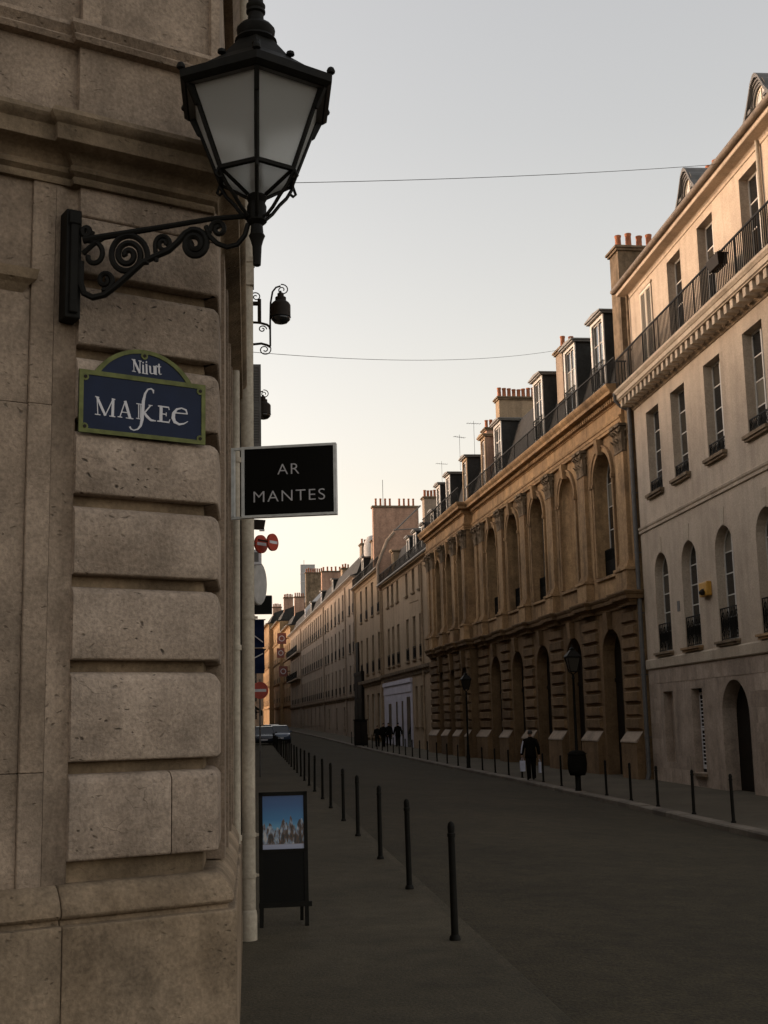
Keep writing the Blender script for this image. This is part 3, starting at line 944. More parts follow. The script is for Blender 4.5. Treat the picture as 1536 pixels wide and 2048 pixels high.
q = mb.build('wall_plate', 'iron', ln, (wp.x - LC.x, wp.y - LC.y, wp.z - 4.36), (0, 0, TH))
bevel(q, .008, 2)
MB().tube([ap(150, 479), ap(250, 464), ap(330, 452), ap(420, 438), ap(505, 432)], [.02, .017, .015, .014, .014], 8).build('bracket_arm', 'iron', ln, smooth=True)
def spir(cx, cy, r, a0, turns, r1=.15, n=40, s=1):
    return [(cx + r * (1 - (1 - r1) * k / n) * math.cos(a0 + s * 2 * math.pi * turns * k / n), cy + r * (1 - (1 - r1) * k / n) * math.sin(a0 + s * 2 * math.pi * turns * k / n)) for k in range(n + 1)]
def scroll(pts, r=.012, taper=True):
    n = len(pts)
    MB().tube([ap(*p) for p in pts], [r * 1.22] * n, 7).build('scroll', 'iron', ln, smooth=True)
main = [(146, 520), (146, 560), (154, 581), (172, 589), (196, 584), (222, 566), (250, 543), (275, 522)]
scroll(main + [(300, 511), (330, 499), (350, 482), (364, 466), (378, 459)] + spir(384, 487, 28, -1.57, 1.9, .2, 40, 1), .014)
scroll([(275, 522)] + spir(244, 508, 42, .35, 2.6, .12, 70, -1), .013)
scroll([(200, 470), (170, 488), (150, 505)] , .011)
scroll([(160, 480)] + spir(170, 508, 26, -1.4, .72, .35, 20, 1), .011)
scroll(spir(197, 556, 19, 1.9, 1.5, .2, 24, -1), .011)
scroll([(304, 520), (302, 500)] + spir(319, 487, 18, 3.0, 1.6, .2, 30, 1), .010)
scroll([(408, 452), (416, 472), (432, 486), (452, 493), (474, 488), (490, 470), (497, 448)], .011)
scroll([(408, 462)] + spir(434, 458, 17, 2.9, 1.4, .2, 24, 1), .011)
scroll(spir(157, 462, 11, 0, 1.2, .3, 18, 1), .014)

# ---- hanging shop sign
sg = thing('shop_sign', 'square black projecting shop sign with pale frame and white capitals', 'shop sign', (-.05, 9.0, 3.295), math.radians(-14))
SW, SH = .70, .525
MB().box(.012, SW - .012, -.018, .018, .012, SH - .012).build('panel', 'signblack', sg)
mb = MB()
for a in ((0, SW, 0, .018), (0, SW, SH - .018, SH), (0, .022, .018, SH - .018), (SW - .02, SW, .018, SH - .018)):
    mb.box(a[0], a[1], -.026, .026, a[2], a[3])
mb.build('frame', 'signframe', sg)
mb = MB()
for z in (.004, SH - .01): MB().box(-.16, 0, -.014, .014, z - .008, z + .01).build('bracket_arm', 'signframe', sg)
MB().box(-.095, -.055, -.02, .02, .015, SH - .02).build('wall_bar', 'signframe', sg)
def text_mesh(txt, w, h, spacing=1.0, d=.004, bold=0.0):
    c = bpy.data.curves.new('lettering', 'FONT')
    c.body = txt; c.space_character = spacing; c.extrude = d; c.size = 1
    c.offset = bold
    o = bpy.data.objects.new('lettering', c)
    COL.objects.link(o)
    bpy.context.view_layer.update()
    me = bpy.data.meshes.new_from_object(o.evaluated_get(bpy.context.evaluated_depsgraph_get()))
    bpy.data.objects.remove(o); bpy.data.curves.remove(c)
    xs = [v.co.x for v in me.vertices]; ys = [v.co.y for v in me.vertices]
    x0, x1, y0, y1 = min(xs), max(xs), min(ys), max(ys)
    for v in me.vertices:
        v.co = ((v.co.x - x0) / (x1 - x0) * w, -v.co.z, (v.co.y - y0) / (y1 - y0) * h)
    me.name = 'lettering'
    return me
for txt, x, z, w_, h_ in (('AR', .268, .31, .160, .076), ('MANTES', .09, .112, .525, .080)):
    me = text_mesh(txt, w_, h_, 1.16, .004, -.012)
    me.materials.append(M['white_enamel'])
    obj('lettering', me, sg, (x, -.019, z))

# ---- pavement board
bd = thing('pavement_board', 'black sandwich board with a blue skyline poster on the left pavement', 'sandwich board', (.305, 11.9, 0), math.radians(3))
mb = MB()
hw = .225
mb.box(-hw, -hw + .035, -.02, .015, .0, 1.2); mb.box(hw - .035, hw, -.02, .015, 0, 1.2)
mb.box(-hw, hw, -.02, .015, 1.165, 1.2); mb.box(-hw, hw, -.02, .015, .66, .685); mb.box(-hw - .005, hw + .03, -.025, .02, .17, .215)
f_ = mb.build('frame', 'iron', bd)
f_.rotation_euler = (math.radians(-4), 0, 0)
MB().box(-hw + .035, hw - .035, -.01, .01, .215, .66).build('lower_panel', 'signblack', f_)
MB().box(-hw + .035, hw - .035, -.014, .01, 0, .48).build('poster', 'poster', f_, (0, 0, .685))
mb = MB()
mb.box(-hw + .02, -hw + .05, .18, .21, 0, 1.17); mb.box(hw - .06, hw - .03, .18, .21, 0, 1.17); mb.box(-hw + .02, hw - .03, .185, .205, .2, 1.17)
b_ = mb.build('rear_leaf', 'iron', bd)
b_.rotation_euler = (math.radians(6), 0, 0); b_.location = (0, -.04 + .06, 0)

# ------------------------------------------------------------------ buildings on the right of the street
def ends(par, mat, y0, y1, z0, z1, x=0.0, back=11.0):
    mb = MB()
    mb.face([(x, y0, z0), (back, y0, z0), (back, y0, z1), (x, y0, z1)])
    mb.face([(x, y1, z0), (back, y1, z0), (back, y1, z1), (x, y1, z1)])
    mb.face([(back, y0, z0), (back, y1, z0), (back, y1, z1), (back, y0, z1)])
    return mb.build('side_wall', mat, par)

def roof_prism(par, y0, y1, prof, mat='slate'):
    return MB().prism([(x, y0, z) for x, z in prof], [(x, y1, z) for x, z in prof]).build('roof', mat, par)

def long_rail(par, x, y0, y1, z0, z1, step=.11, r=.009, posts=1.6):
    mb = MB()
    mb.box(x - .022, x + .022, y0, y1, z1 - .045, z1)
    mb.box(x - .014, x + .014, y0, y1, z0 + .06, z0 + .085)
    y = y0
    while y <= y1:
        mb.box(x - .016, x + .016, y - .014, y + .014, z0, z1 - .045); y += posts
    o = mb.build('railing', 'iron', par)
    mb = MB()
    y = y0 + step
    while y < y1:
        mb.box(x - r, x + r, y - r, y + r, z0 + .085, z1 - .045); y += step
    mb.build('baluster', 'iron', o, kind='stuff')
    return o

def dormer(par, x, yc, z0, w, h, dep, cheek='slate', front='frame', rows=3, fw=.07, rail=False, gm='glassup', roofm='zinc', leaf=2):
    mb = MB()
    t = .14
    for s in (-1, 1):
        ya, yb = yc + s * w / 2, yc + s * (w / 2 + t)
        mb.box(x + .03, x + dep, ya, yb, z0, z0 + h)
    mb.box(x + .12, x + dep, yc - w / 2, yc + w / 2, z0, z0 + .2)
    d = mb.build('dormer', cheek, par)
    mb = MB()
    for s in (-1, 1):
        ya, yb = yc + s * (w / 2 - .01), yc + s * (w / 2 + t + .015)
        mb.box(x - .02, x + .028, ya, yb, z0, z0 + h)
    mb.box(x - .02, x + .03, yc - w / 2, yc + w / 2, z0 + h - .12, z0 + h + .01)
    mb.build('surround', front, d)
    fr, pn = win_meshes(w, h - .12, 0, rows, leaf, 'frame', gm, fw)
    obj('window_frame', fr, d, (x + .06, yc, z0))
    for me, l in pn: obj('pane', me, d, (x + .06 + l[0], yc + l[1], z0 + l[2]))
    mb = MB()
    W_ = w / 2 + t
    mb.box(x - .14, x + dep + .5, yc - W_ - .12, yc + W_ + .12, z0 + h + .012, z0 + h + .08)
    mb.prism([(x - .2, yc - W_ - .17, z0 + h + .08), (x - .2, yc + W_ + .17, z0 + h + .08), (x - .2, yc + W_ + .17, z0 + h + .14), (x - .2, yc, z0 + h + .22), (x - .2, yc - W_ - .17, z0 + h + .14)],
             [(x + dep + .6, yc - W_ - .17, z0 + h + .08), (x + dep + .6, yc + W_ + .17, z0 + h + .08), (x + dep + .6, yc + W_ + .17, z0 + h + .16), (x + dep + .6, yc, z0 + h + .24), (x + dep + .6, yc - W_ - .17, z0 + h + .16)])
    mb.build('dormer_roof', roofm, d)
    if rail:
        obj('railing', scroll_rail(w + .2, .95, 'bars'), d, (x - .07, yc, z0))
    return d

# ---- nearest building: pale plaster with a long balcony
A1 = math.atan2(.01366, .9999)
b1 = thing('plaster_building', 'pale plaster building nearest on the right with long iron balcony and arched lower windows', 'building', (13.35, 33.0, 0), -A1)
H1 = []
c1 = [6.6, 3.86, .88, -2.2, -5.2, -8.2]
c2 = [6.58, 3.98, .90, -2.2, -5.2, -8.2]
c3 = [3.57, .70, -2.70, -5.6, -8.5]
for c in c1: H1.append((c - .71, c + .71, 3.85, 7.12, .71, .33))
for c in c2: H1.append((c - .68, c + .68, 9.15, 12.0, 0, .33))
for c in c3: H1.append((c - .65, c + .65, 13.15, 16.2, 0, .33))
mb = MB(); wall(mb, -11, 8.6, 3.4, 16.85, H1)
mb.build('wall', 'plaster', b1)
HG = [(6.17, 7.12, .35, 2.6, 0, .26), (3.42, 4.40, .12, 2.62, 0, .30), (-.2, 1.85, -.5, 2.78, 1.0, .45), (-4.2, -3.2, .12, 2.62, 0, .3), (-7.2, -6.2, .12, 2.62, 0, .3)]
mb = MB(); wall(mb, -11, 8.6, -.6, 3.4, HG)
mb.build('wall', 'plasterlow', b1)
ends(b1, 'plaster', -11, 8.6, -.6, 16.85)
# large smooth ashlar blocks of the ground floor
z = -.3
row = 0
while z < 3.2:
    h = random.choice((.42, .46, .5))
    y = -6 + (row % 2) * .6
    while y < 8.4:
        ln_ = random.uniform(.9, 1.5)
        y2 = min(y + ln_, 8.55)
        if y2 - y > .3 and not any(y2 + .02 > a and y - .02 < b and z + h > c and z < d for a, b, c, d, *_ in HG):
            MB().box(-.006 - random.uniform(0, .006), 0.02, y + .004, y2 - .004, z + .004, min(z + h, 3.36) - .004).build('ashlar_stone', 'plasterlow', b1)
        y = y2
    z += h; row += 1
MB().sweep([(0, -11), (0, 8.62)], [(-.05, 3.36), (.05, 3.37), (.07, 3.40), (.075, 3.66), (.05, 3.70), (-.05, 3.72)]).build('string_course', 'trim', b1)
MB().sweep([(0, -11), (0, 8.62)], [(-.05, 8.02), (.05, 8.03), (.06, 8.10), (.03, 8.12), (.07, 8.16), (.085, 8.22), (.02, 8.26), (-.05, 8.27)]).build('string_course', 'trim', b1)
MB().sweep([(0, -11), (0, 8.62)], [(-.05, 16.45), (.03, 16.46), (.04, 16.55), (.08, 16.6), (.38, 16.62), (.40, 16.64), (.42, 16.80), (-.05, 16.85)]).build('cornice', 'plaster', b1)
for k, c in enumerate(c1):
    window(b1, 0, c, 3.87, 1.42, 3.25, .71, rows=4, leaf=2, depth=.33, rail=('scroll', .92), railx=.05, sill=.07, sillm='brown' if k % 2 else 'limedark')
    mb = MB()
    mb.prism([(-.012, c - .13, 7.13), (-.012, c + .13, 7.13), (-.012, c + .2, 7.62), (-.012, c - .2, 7.62)], [(.02, c - .13, 7.13), (.02, c + .13, 7.13), (.02, c + .2, 7.62), (.02, c - .2, 7.62)])
    mb.build('keystone', 'trim', b1)
for c in c2:
    window(b1, 0, c, 9.17, 1.36, 2.83, 0, rows=4, leaf=2, depth=.33, rail=('scroll', .42), railx=.05, sill=.10, sillm='limedark')
for c in c3:
    window(b1, 0, c, 13.16, 1.30, 3.04, 0, rows=4, leaf=2, depth=.33)
# louvred shutters
def shutter(par, x, y0, y1, z0, z1, step=.075, mat='shutter'):
    mb = MB()
    f = .05
    mb.box(x - .035, x, y0, y0 + f, z0, z1); mb.box(x - .035, x, y1 - f, y1, z0, z1)
    for zz in (z0, (z0 + z1) / 2, z1 - .08): mb.box(x - .035, x, y0 + f, y1 - f, zz, zz + .08)
    o = mb.build('shutter', mat, par)
    k = ('slat', round(y1 - y0, 2), mat)
    if k not in MC:
        w_ = (y1 - y0 - 2 * f)
        MC[k] = MB().prism([(-.034, 0, 0), (-.028, 0, .012), (0, 0, .052), (-.006, 0, .04)], [(-.034, w_, 0), (-.028, w_, .012), (0, w_, .052), (-.006, w_, .04)]).mesh('slat', mat)
    z = z0 + .09
    while z < z1 - .13:
        if not ((z0 + z1) / 2 - .05 < z < (z0 + z1) / 2 + .07):
            obj('slat', MC[k], o, (x, y0 + f, z))
        z += step
    return o
MB().box(-.012, .01, 5.84, 7.02, 13.2, 16.15).build('shade_backing', 'door', b1)  # dark sheet on the flat wall stands in for shade between the slats
shutter(b1, -.018, 5.84, 6.42, 13.2, 16.15, .085); shutter(b1, -.018, 6.44, 7.02, 13.2, 16.15, .085)
MB().box(-.06, .0, 5.78, 7.08, 16.17, 16.24).build('lintel', 'trim', b1)
shutter(b1, .27, 3.44, 4.38, .22, 2.5, .115, 'white')
MB().box(.255, .29, 3.42, 4.40, .12, 2.62).build('shade_backing', 'door', b1)  # dark sheet standing in for the shade behind these louvres
MB().box(-.10, .0, 3.35, 4.48, .02, .10).build('sill', 'limedark', b1)
MB().box(.0, .03, 3.5, 4.3, -.28, -.06).build('vent', 'iron', b1)
MB().box(.24, .28, 6.17, 7.12, .35, 2.6).build('blocked_panel', 'plasterlow', b1)
for c in (-3.7, -6.7): window(b1, 0, c, .12, 1.0, 2.5, 0, rows=4, depth=.3)
# arched door with leaves
mb = MB()
pts = [(-.2, -.5), (1.85, -.5)] + [(.825 + 1.025 * math.cos(math.pi * k / 14), 1.78 + 1.0 * math.sin(math.pi * k / 14)) for k in range(15)]
mb.prism([(.42, y, z) for y, z in pts], [(.47, y, z) for y, z in pts])
d_ = mb.build('door', 'door', b1)
for y0, y1 in ((-.08, .78), (.87, 1.73)):
    for z0, z1 in ((-.2, .5), (.6, 1.65)):
        MB().box(.405, .425, y0, y1, z0, z1).build('door_panel', 'door', d_)
# balcony on modillions
MB().sweep([(0, -11), (0, 8.78)], [(-.02, 12.8), (.5, 12.8), (.505, 12.83), (.55, 12.85), (.555, 12.99), (.58, 13.0), (.60, 13.03), (.64, 13.08), (.645, 13.15), (-.02, 13.16)]).build('balcony_slab', 'trim', b1)
MB().sweep([(0, -11), (0, 8.62)], [(-.02, 12.42), (.03, 12.43), (.05, 12.49), (.11, 12.55), (.12, 12.58), (-.02, 12.59)]).build('bed_moulding', 'limedark', b1)
mo = MB().box(-.46, 0, -.10, .10, -.25, 0).mesh('modillion', 'trim')
y = 8.5
while y > -10.8:
    obj('modillion', mo, b1, (0, y, 12.798)); y -= .46
long_rail(b1, -.55, -11, 8.66, 13.16, 14.27, .125, .011, 1.64)
mb = MB(); mb.box(-.57, .0, 8.64, 8.68, 14.22, 14.27)
for k in range(5): mb.box(-.56 + .11 * k, -.545 + .11 * k, 8.65, 8.67, 13.16, 14.22)
mb.build('railing', 'iron', b1)
# roof, gutter, pipes
roof_prism(b1, -11, 8.62, [(-.38, 16.86), (-.36, 16.92), (5.2, 18.5), (11, 16.9)], 'zinc')
mb = MB(); mb.tube([(-.47, -11, 16.83), (-.47, 8.78, 16.83)], .105, 10); g = mb.build('gutter', 'gutterbrown', b1, smooth=True)
downpipe(b1, -.12, 8.78, -.3, 12.6, .075)
mb = MB(); mb.tube([(-.62, 8.76, 13.1), (-.60, 8.8, 12.85), (-.4, 8.85, 12.65), (-.14, 8.80, 12.5)], .06, 8); mb.build('pipe_offset', 'pipegrey', b1, smooth=True)
downpipe(b1, -.08, 8.40, 13.16, 16.7, .05, 'limedark')
downpipe(b1, -.08, -3.62, 13.16, 16.7, .055, 'pipe')
def round_dormer(par, x, yc, z0, w, h):
    R = w / 2 + .22
    n = 12
    sp = z0 + h - w / 2
    mb = MB()
    ring = lambda xx, r, zb: [(xx, yc - r, zb), (xx, yc + r, zb)] + [(xx, yc + r * math.cos(math.pi * k / n), sp + r * math.sin(math.pi * k / n)) for k in range(n + 1)]
    a, b = ring(x, w / 2, z0), ring(x, R, z0)
    a2, b2 = ring(x + 1.6, w / 2, z0), ring(x + 1.6, R, z0)
    for k in list(range(1, len(a) - 1)) + [len(a) - 1]:
        k2 = (k + 1) % len(a)
        mb.prism([a[k], a[k2], b[k2], b[k]], [a2[k], a2[k2], b2[k2], b2[k]])
    d = mb.build('dormer', 'lead', par)
    mb = MB()
    for r0, r1, xx in ((w / 2, w / 2 + .07, x - .03), (w / 2 + .08, w / 2 + .15, x - .06), (w / 2 + .16, w / 2 + .22, x - .10)):
        p0 = [(xx, yc + r0 * math.cos(math.pi * k / n), sp + r0 * math.sin(math.pi * k / n)) for k in range(n + 1)]
        p1 = [(xx, yc + r1 * math.cos(math.pi * k / n), sp + r1 * math.sin(math.pi * k / n)) for k in range(n + 1)]
        for k in range(n):
            q = [p0[k], p0[k + 1], p1[k + 1], p1[k]]
            mb.prism(q, [(px + .1, py, pz) for px, py, pz in q])
    mb.box(x - .12, x + .05, yc - w / 2 - .34, yc - w / 2 - .02, sp - .1, sp - .002)
    mb.box(x - .12, x + .05, yc + w / 2 + .02, yc + w / 2 + .34, sp - .1, sp - .002)
    mb.build('arch_moulding', 'lead', d, smooth=True)
    pr_ = [(yc - R - .36, sp - .26), (yc - R * .98, sp + .22 * R), (yc - .42 * R, sp + R * 1.02), (yc - .1 * R, sp + R * 1.26), (yc + .1 * R, sp + R * 1.26), (yc + .42 * R, sp + R * 1.02), (yc + R * .98, sp + .22 * R), (yc + R + .36, sp - .26),
           (yc + R + .22, sp - .28), (yc + R * .94, sp + .08 * R), (yc + .4 * R, sp + R * .9), (yc, sp + R * 1.08), (yc - .4 * R, sp + R * .9), (yc - R * .94, sp + .08 * R), (yc - R - .22, sp - .28)]
    MB().prism([(x - .16, py, pz) for py, pz in pr_], [(x + 1.8, py, pz) for py, pz in pr_]).build('dormer_roof', 'lead', d)
    fr, pn = win_meshes(w, h, w / 2, 2, 2, 'shutter', 'curtain', .05)
    obj('window_frame', fr, d, (x + .03, yc, z0))
    for me, l in pn: obj('pane', me, d, (x + .03 + l[0], yc + l[1], z0 + l[2]))
    return d
for yc in (3.42, -2.5, -8.4): round_dormer(b1, .6, yc, 17.1, .82, 1.62)
chimney(b1, 2.3, 2.9, 5.7, 7.1, 17.5, 19.95, 2, 'plaster', 'y')
# yellow box and grey plate on its front
yb = thing('alarm_box', 'yellow box with a dark spout on the pale plaster front beside an arched window', 'wall box', (13.35 + .0137 * 2.36, 33 + 2.36, 5.27), -A1)
o = MB().box(-.16, 0, -.34, .34, -.02, .40).build('box', 'yellow', yb); bevel(o, .03, 2)
mb = MB(); mb.lathe([(.02, 0), (.09, .03), (.10, .1), (.05, .16)], n=10); mb.build('spout', 'ironbrown', yb, (-.22, -.1, .0), smooth=True)
MB().box(-.165, -.155, -.1, .12, .06, .2).build('label_plate', 'ironbrown', yb)
o = thing('wall_plaque', 'small grey plaque between the two farthest arched windows of the plaster building', 'plaque', (13.35 + .0137 * 5.05, 33 + 5.05, 5.05), -A1)
MB().box(-.02, 0, -.11, .11, 0, .32).build('plaque', 'pipegrey', o)
# planter on the balcony rail
fp = thing('balcony_planter', 'dark planter box hung on the long iron balcony rail', 'planter', (13.35 - .56, 33 - 1.55, 13.86), -A1)
mb = MB()
mb.prism([(-.13, -.36, 0), (.11, -.36, 0), (.11, .36, 0), (-.13, .36, 0)], [(-.19, -.46, .3), (.12, -.46, .3), (.12, .46, .3), (-.19, .46, .3)])
mb.build('box', 'ironbrown', fp)
mb = MB()
for k in range(60):
    y, x = random.uniform(-.42, .42), random.uniform(-.16, .1)
    a = random.uniform(0, 6); l = random.uniform(.04, .1)
    mb.face([(x, y, .3), (x + l * math.cos(a), y + l * math.sin(a), .33 + random.uniform(0, .08)), (x + .03, y + .03, .36)])
mb.build('leaves', 'leaf', fp, kind='stuff')

# ---- brown stone building with tall arched bays
A2 = math.radians(-2.444)
b2 = thing('arcaded_building', 'brown stone classical building with tall arched bays, corinthian pilasters and rusticated ground floor', 'building', (13.3, 41.9, 0), -A2)
YE, YP = 24.93, 36.4
UP = [2.9, 7.5, 12.1, 16.5, 20.8]
UV = [26.5, 29.7, 33.0]
LO = [2.95, 7.6, 12.2, 16.6, 21.0]
def upper_hole(c, w=2.05, dp=.55): return (c - w / 2, c + w / 2, 6.95, 11.6, w / 2, dp)
HU = [upper_hole(c, dp=(.42 if k == 1 else .55)) for k, c in enumerate(UP)]
HL = [(c - 1.05, c + 1.05, -.6, 5.0, .95, .55) for c in LO]
mb = MB(); wall(mb, .0, YE, 5.9, 13.6, HU); mb.build('wall', 'brown', b2)
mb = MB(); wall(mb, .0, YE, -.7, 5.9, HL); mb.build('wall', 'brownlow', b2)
PX = -.45
HV = [(c - .75, c + .75, 6.95, 11.45, .75, .5) for c in UV]
HVL = [(c - .7, c + .7, -.6, 4.8, .7, .5) for c in UV]
mb = MB(); wall(mb, YE, YP, 5.9, 13.6, HV, PX); mb.face([(PX, YE, 5.9), (0.0, YE, 5.9), (0.0, YE, 13.6), (PX, YE, 13.6)])
mb.build('wall', 'brown', b2)
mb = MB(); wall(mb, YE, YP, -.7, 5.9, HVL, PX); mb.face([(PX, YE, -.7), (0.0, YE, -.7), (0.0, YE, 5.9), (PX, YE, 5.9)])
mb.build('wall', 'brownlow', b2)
ends(b2, 'brown', 0.0, YP, -.7, 13.6, .0)
PB = [(0, 0), (0, YE), (PX, YE), (PX, YP)]
ent = [(-.05, 12.1), (.13, 12.1), (.135, 12.2), (.16, 12.21), (.165, 12.32), (.20, 12.34), (.22, 12.42), (.12, 12.45), (.09, 12.93), (.13, 12.95), (.14, 12.98), (.14, 13.16), (.30, 13.17), (.30, 13.20), (.50, 13.21), (.505, 13.33), (.53, 13.35), (.60, 13.43), (.63, 13.5), (.63, 13.55), (-.05, 13.6)]
PB2 = [(0, .25), (0, YE - .0), (PX, YE), (PX, YP + .02)]
MB().sweep(PB2, ent).build('entablature', 'brown', b2)
mb = MB()
y = .5
while y < YP - .2:
    e = 0 if y < YE - .45 else PX
    if not (YE - .6 < y < YE - .3):
        mb.box(e - .28, e - .13, y, y + .14, 13.0, 13.155)
    y += .24
mb.build('dentils', 'brown', b2, kind='stuff')
# pilasters with capitals and pedestals
def leaf_pts(mb, x, y, z, w, h, out, dirx, diry):
    """one curling acanthus leaf: a tongue bending outwards"""
    tx, ty = -diry, dirx
    rr = []
    for f, o_, ww in ((0, .0, .8), (.35, .02, 1.0), (.7, .05, .9), (.92, out * .8, .6), (1.0, out, .35), (.93, out * 1.05, .25)):
        cx, cy, cz = x + dirx * o_, y + diry * o_, z + h * f
        a = w * ww / 2
        rr.append([(cx - tx * a, cy - ty * a, cz), (cx + dirx * .03, cy + diry * .03, cz), (cx + tx * a, cy + ty * a, cz), (cx - dirx * .02, cy - diry * .02, cz)])
    mb.loft(rr)
def capital_mesh(w, p, h=1.0):
    k = ('cap', w, p)
    if k in MC: return MC[k]
    mb = MB()
    mb.box(-p - .03, 0, -w / 2 - .03, w / 2 + .03, 0, .06)
    mb.prism([(-p, -w / 2, .06), (0, -w / 2, .06), (0, w / 2, .06), (-p, w / 2, .06)], [(-p - .08, -w / 2 - .06, h - .12), (0, -w / 2 - .06, h - .12), (0, w / 2 + .06, h - .12), (-p - .08, w / 2 + .06, h - .12)])
    mb.box(-p - .15, 0, -w / 2 - .10, w / 2 + .10, h - .10, h)
    for r, (z, hh, n, sh) in enumerate(((.06, .40, 3, 0), (.34, .42, 3, .5))):
        for j in range(n):
            yy = -w / 2 + w * (j + .5 + (sh if j < n - 1 else -.0) * .0) / n
            leaf_pts(mb, -p, yy, z, w / n * .95, hh, .17 + .05 * r, -1, 0)
        for s in (-1, 1):
            leaf_pts(mb, -p * .5, s * w / 2, z, p * .9, hh, .15 + .04 * r, 0, s)
    for s in (-1, 1):
        pts = [(-p - .10 - .02 * math.cos(a) * 0, s * (w / 2 - .02 + .10 * math.sin(a) * (1 - a / 12)), h - .2 + .10 * math.cos(a) * (1 - a / 12)) for a in [i * .55 for i in range(16)]]
        mb.tube(pts, .028, 5)
        mb.tube([(-p - .02, s * w * .1, .5), (-p - .06, s * w * .25, .62), (-p - .10, s * (w / 2 + .02), h - .13)], .03, 5)
    mb.lathe([(.001, -.05), (.06, -.02), (.06, .02), (.001, .05)], (-p - .15, 0, h - .06), 8)
    MC[k] = mb.mesh('capital', 'limedark', False)
    return MC[k]
def pilaster(y, w=.86, p=.15, e=0.0):
    mb = MB()
    mb.box(e - p, e, y - w / 2, y + w / 2, 7.22, 11.1)
    mb.box(e - p - .1, e, y - w / 2 - .1, y + w / 2 + .1, 6.96, 7.08)
    mb.box(e - p - .06, e, y - w / 2 - .06, y + w / 2 + .06, 7.08, 7.16)
    mb.box(e - p - .03, e, y - w / 2 - .03, y + w / 2 + .03, 7.16, 7.22)
    o = mb.build('pilaster', 'brown', b2)
    obj('capital', capital_mesh(w, p), o, (e, y, 11.095))
    mb = MB()
    mb.box(e - p - .16, e, y - w / 2 - .14, y + w / 2 + .14, 6.22, 6.86)
    mb.box(e - p - .22, e, y - w / 2 - .2, y + w / 2 + .2, 6.86, 6.95)
    mb.box(e - p - .2, e, y - w / 2 - .18, y + w / 2 + .18, 6.12, 6.22)
    mb.build('pedestal', 'brown', o)
PIL = [.62, 5.2, 9.8, 14.3, 18.65, 22.9]
for y in PIL: pilaster(y)
for y in (24.1,): pilaster(y, .6, .15)
for y, w_ in ((25.32, .7), (28.1, .74), (31.35, .74), (34.6, .74), (35.9, .7)): pilaster(y, w_, .15, PX)
# return face of the projecting end
MB().box(PX + .02, 0, YE - .06, YE - .001, 7.0, 12.09).build('return_strip', 'brown', b2)
# arch mouldings, keystones, sills, fillings
def arch_band(c, w, zb, spring, x, d0, d1, p, mat, n=16):
    mb = MB()
    r0, r1 = w / 2 + d0, w / 2 + d1
    pt = [(math.cos(math.pi * k / n), math.sin(math.pi * k / n)) for k in range(n + 1)]
    for (ca, sa), (cb, sb) in zip(pt, pt[1:]):
        q = [(x, c + r0 * ca, spring + r0 * sa), (x, c + r0 * cb, spring + r0 * sb), (x, c + r1 * cb, spring + r1 * sb), (x, c + r1 * ca, spring + r1 * sa)]
        mb.prism(q, [(x - p, b, c_) for a, b, c_ in q])
    for s in (-1, 1):
        mb.box(x - p * .8, x, c + s * r0, c + s * r1, zb, spring)
        mb.box(x - p * 1.4, x, c + s * (r0 - .0), c + s * (r1 + .04), spring - .14, spring - .002)
    return mb.build('archivolt', mat, b2)
def keystone(c, z0, z1, x, w0, w1, p, mat):
    q = [(c - w0 / 2, z0), (c + w0 / 2, z0), (c + w1 / 2, z1), (c - w1 / 2, z1)]
    MB().prism([(x, y, z) for y, z in q], [(x - p * (1 if i < 2 else 1.35), y, z) for i, (y, z) in enumerate(q)]).build('keystone', mat, b2)
for k, c in enumerate(UP):
    arch_band(c, 2.05, 7.0, 10.575, 0, .02, .2, .07, 'brown'); arch_band(c, 2.05, 7.0, 10.575, 0, .2, .27, .11, 'brown')
    keystone(c, 11.5, 12.09, 0, .24, .36, .2, 'brown')
    if k == 1:
        mb = MB()
        n = 10
        rings = []
        for zz in (6.95, 10.58):
            rings.append([(.05 + .36 * math.sin(math.pi * j / n), c - 1.02 * math.cos(math.pi * j / n), zz) for j in range(n + 1)])
        for e in (.35, .65, .87, .985):
            f = math.sqrt(1 - e * e)
            rings.append([(.05 + .36 * f * math.sin(math.pi * j / n), c - 1.02 * f * math.cos(math.pi * j / n), 10.58 + 1.02 * e) for j in range(n + 1)])
        mb.loft(rings, closed=False)
        mb.build('niche', 'brown', b2, smooth='all')
    else:
        window(b2, 0, c, 6.97, 2.04, 4.62, 1.02, rows=4, leaf=2, fm='framedk' if k > 0 else 'frame', depth=.55, rail=('panel', 1.05), railx=.28)
    MB().box(-.10, .3, c - 1.22, c + 1.22, 6.84, 6.94).build('sill', 'brown', b2)
for c in UV:
    arch_band(c, 1.5, 7.0, 10.7, PX, .02, .16, .07, 'brown')
    keystone(c, 11.4, 12.09, PX, .22, .32, .18, 'brown')
    window(b2, PX, c, 6.97, 1.48, 4.46, .74, rows=4, leaf=2, fm='framedk', depth=.5, rail=('panel', 1.05), railx=.25)
    MB().box(PX - .1, PX + .25, c - .9, c + .9, 6.84, 6.94).build('sill', 'brown', b2)
# middle cornice breaking forward under the pedestals
brk = []
pl_ = [(0, .05)]
for y in PIL + [24.1]:
    if y < 23.5: pl_ += [(0, y - .6), (-.2, y - .6), (-.2, y + .6), (0, y + .6)]
pl_ += [(0, YE), (PX, YE)]
for y in (28.1, 31.35, 34.6): pl_ += [(PX, y - .55), (PX - .2, y - .55), (PX - .2, y + .55), (PX, y + .55)]
pl_ += [(PX, YP)]
MB().sweep(pl_, [(-.05, 5.62), (.06, 5.63), (.08, 5.72), (.12, 5.76), (.14, 5.8), (.26, 5.84), (.28, 5.96), (.32, 6.0), (.36, 6.07), (.36, 6.11), (.05, 6.16), (-.05, 6.17)]).build('cornice', 'brownlow', b2)
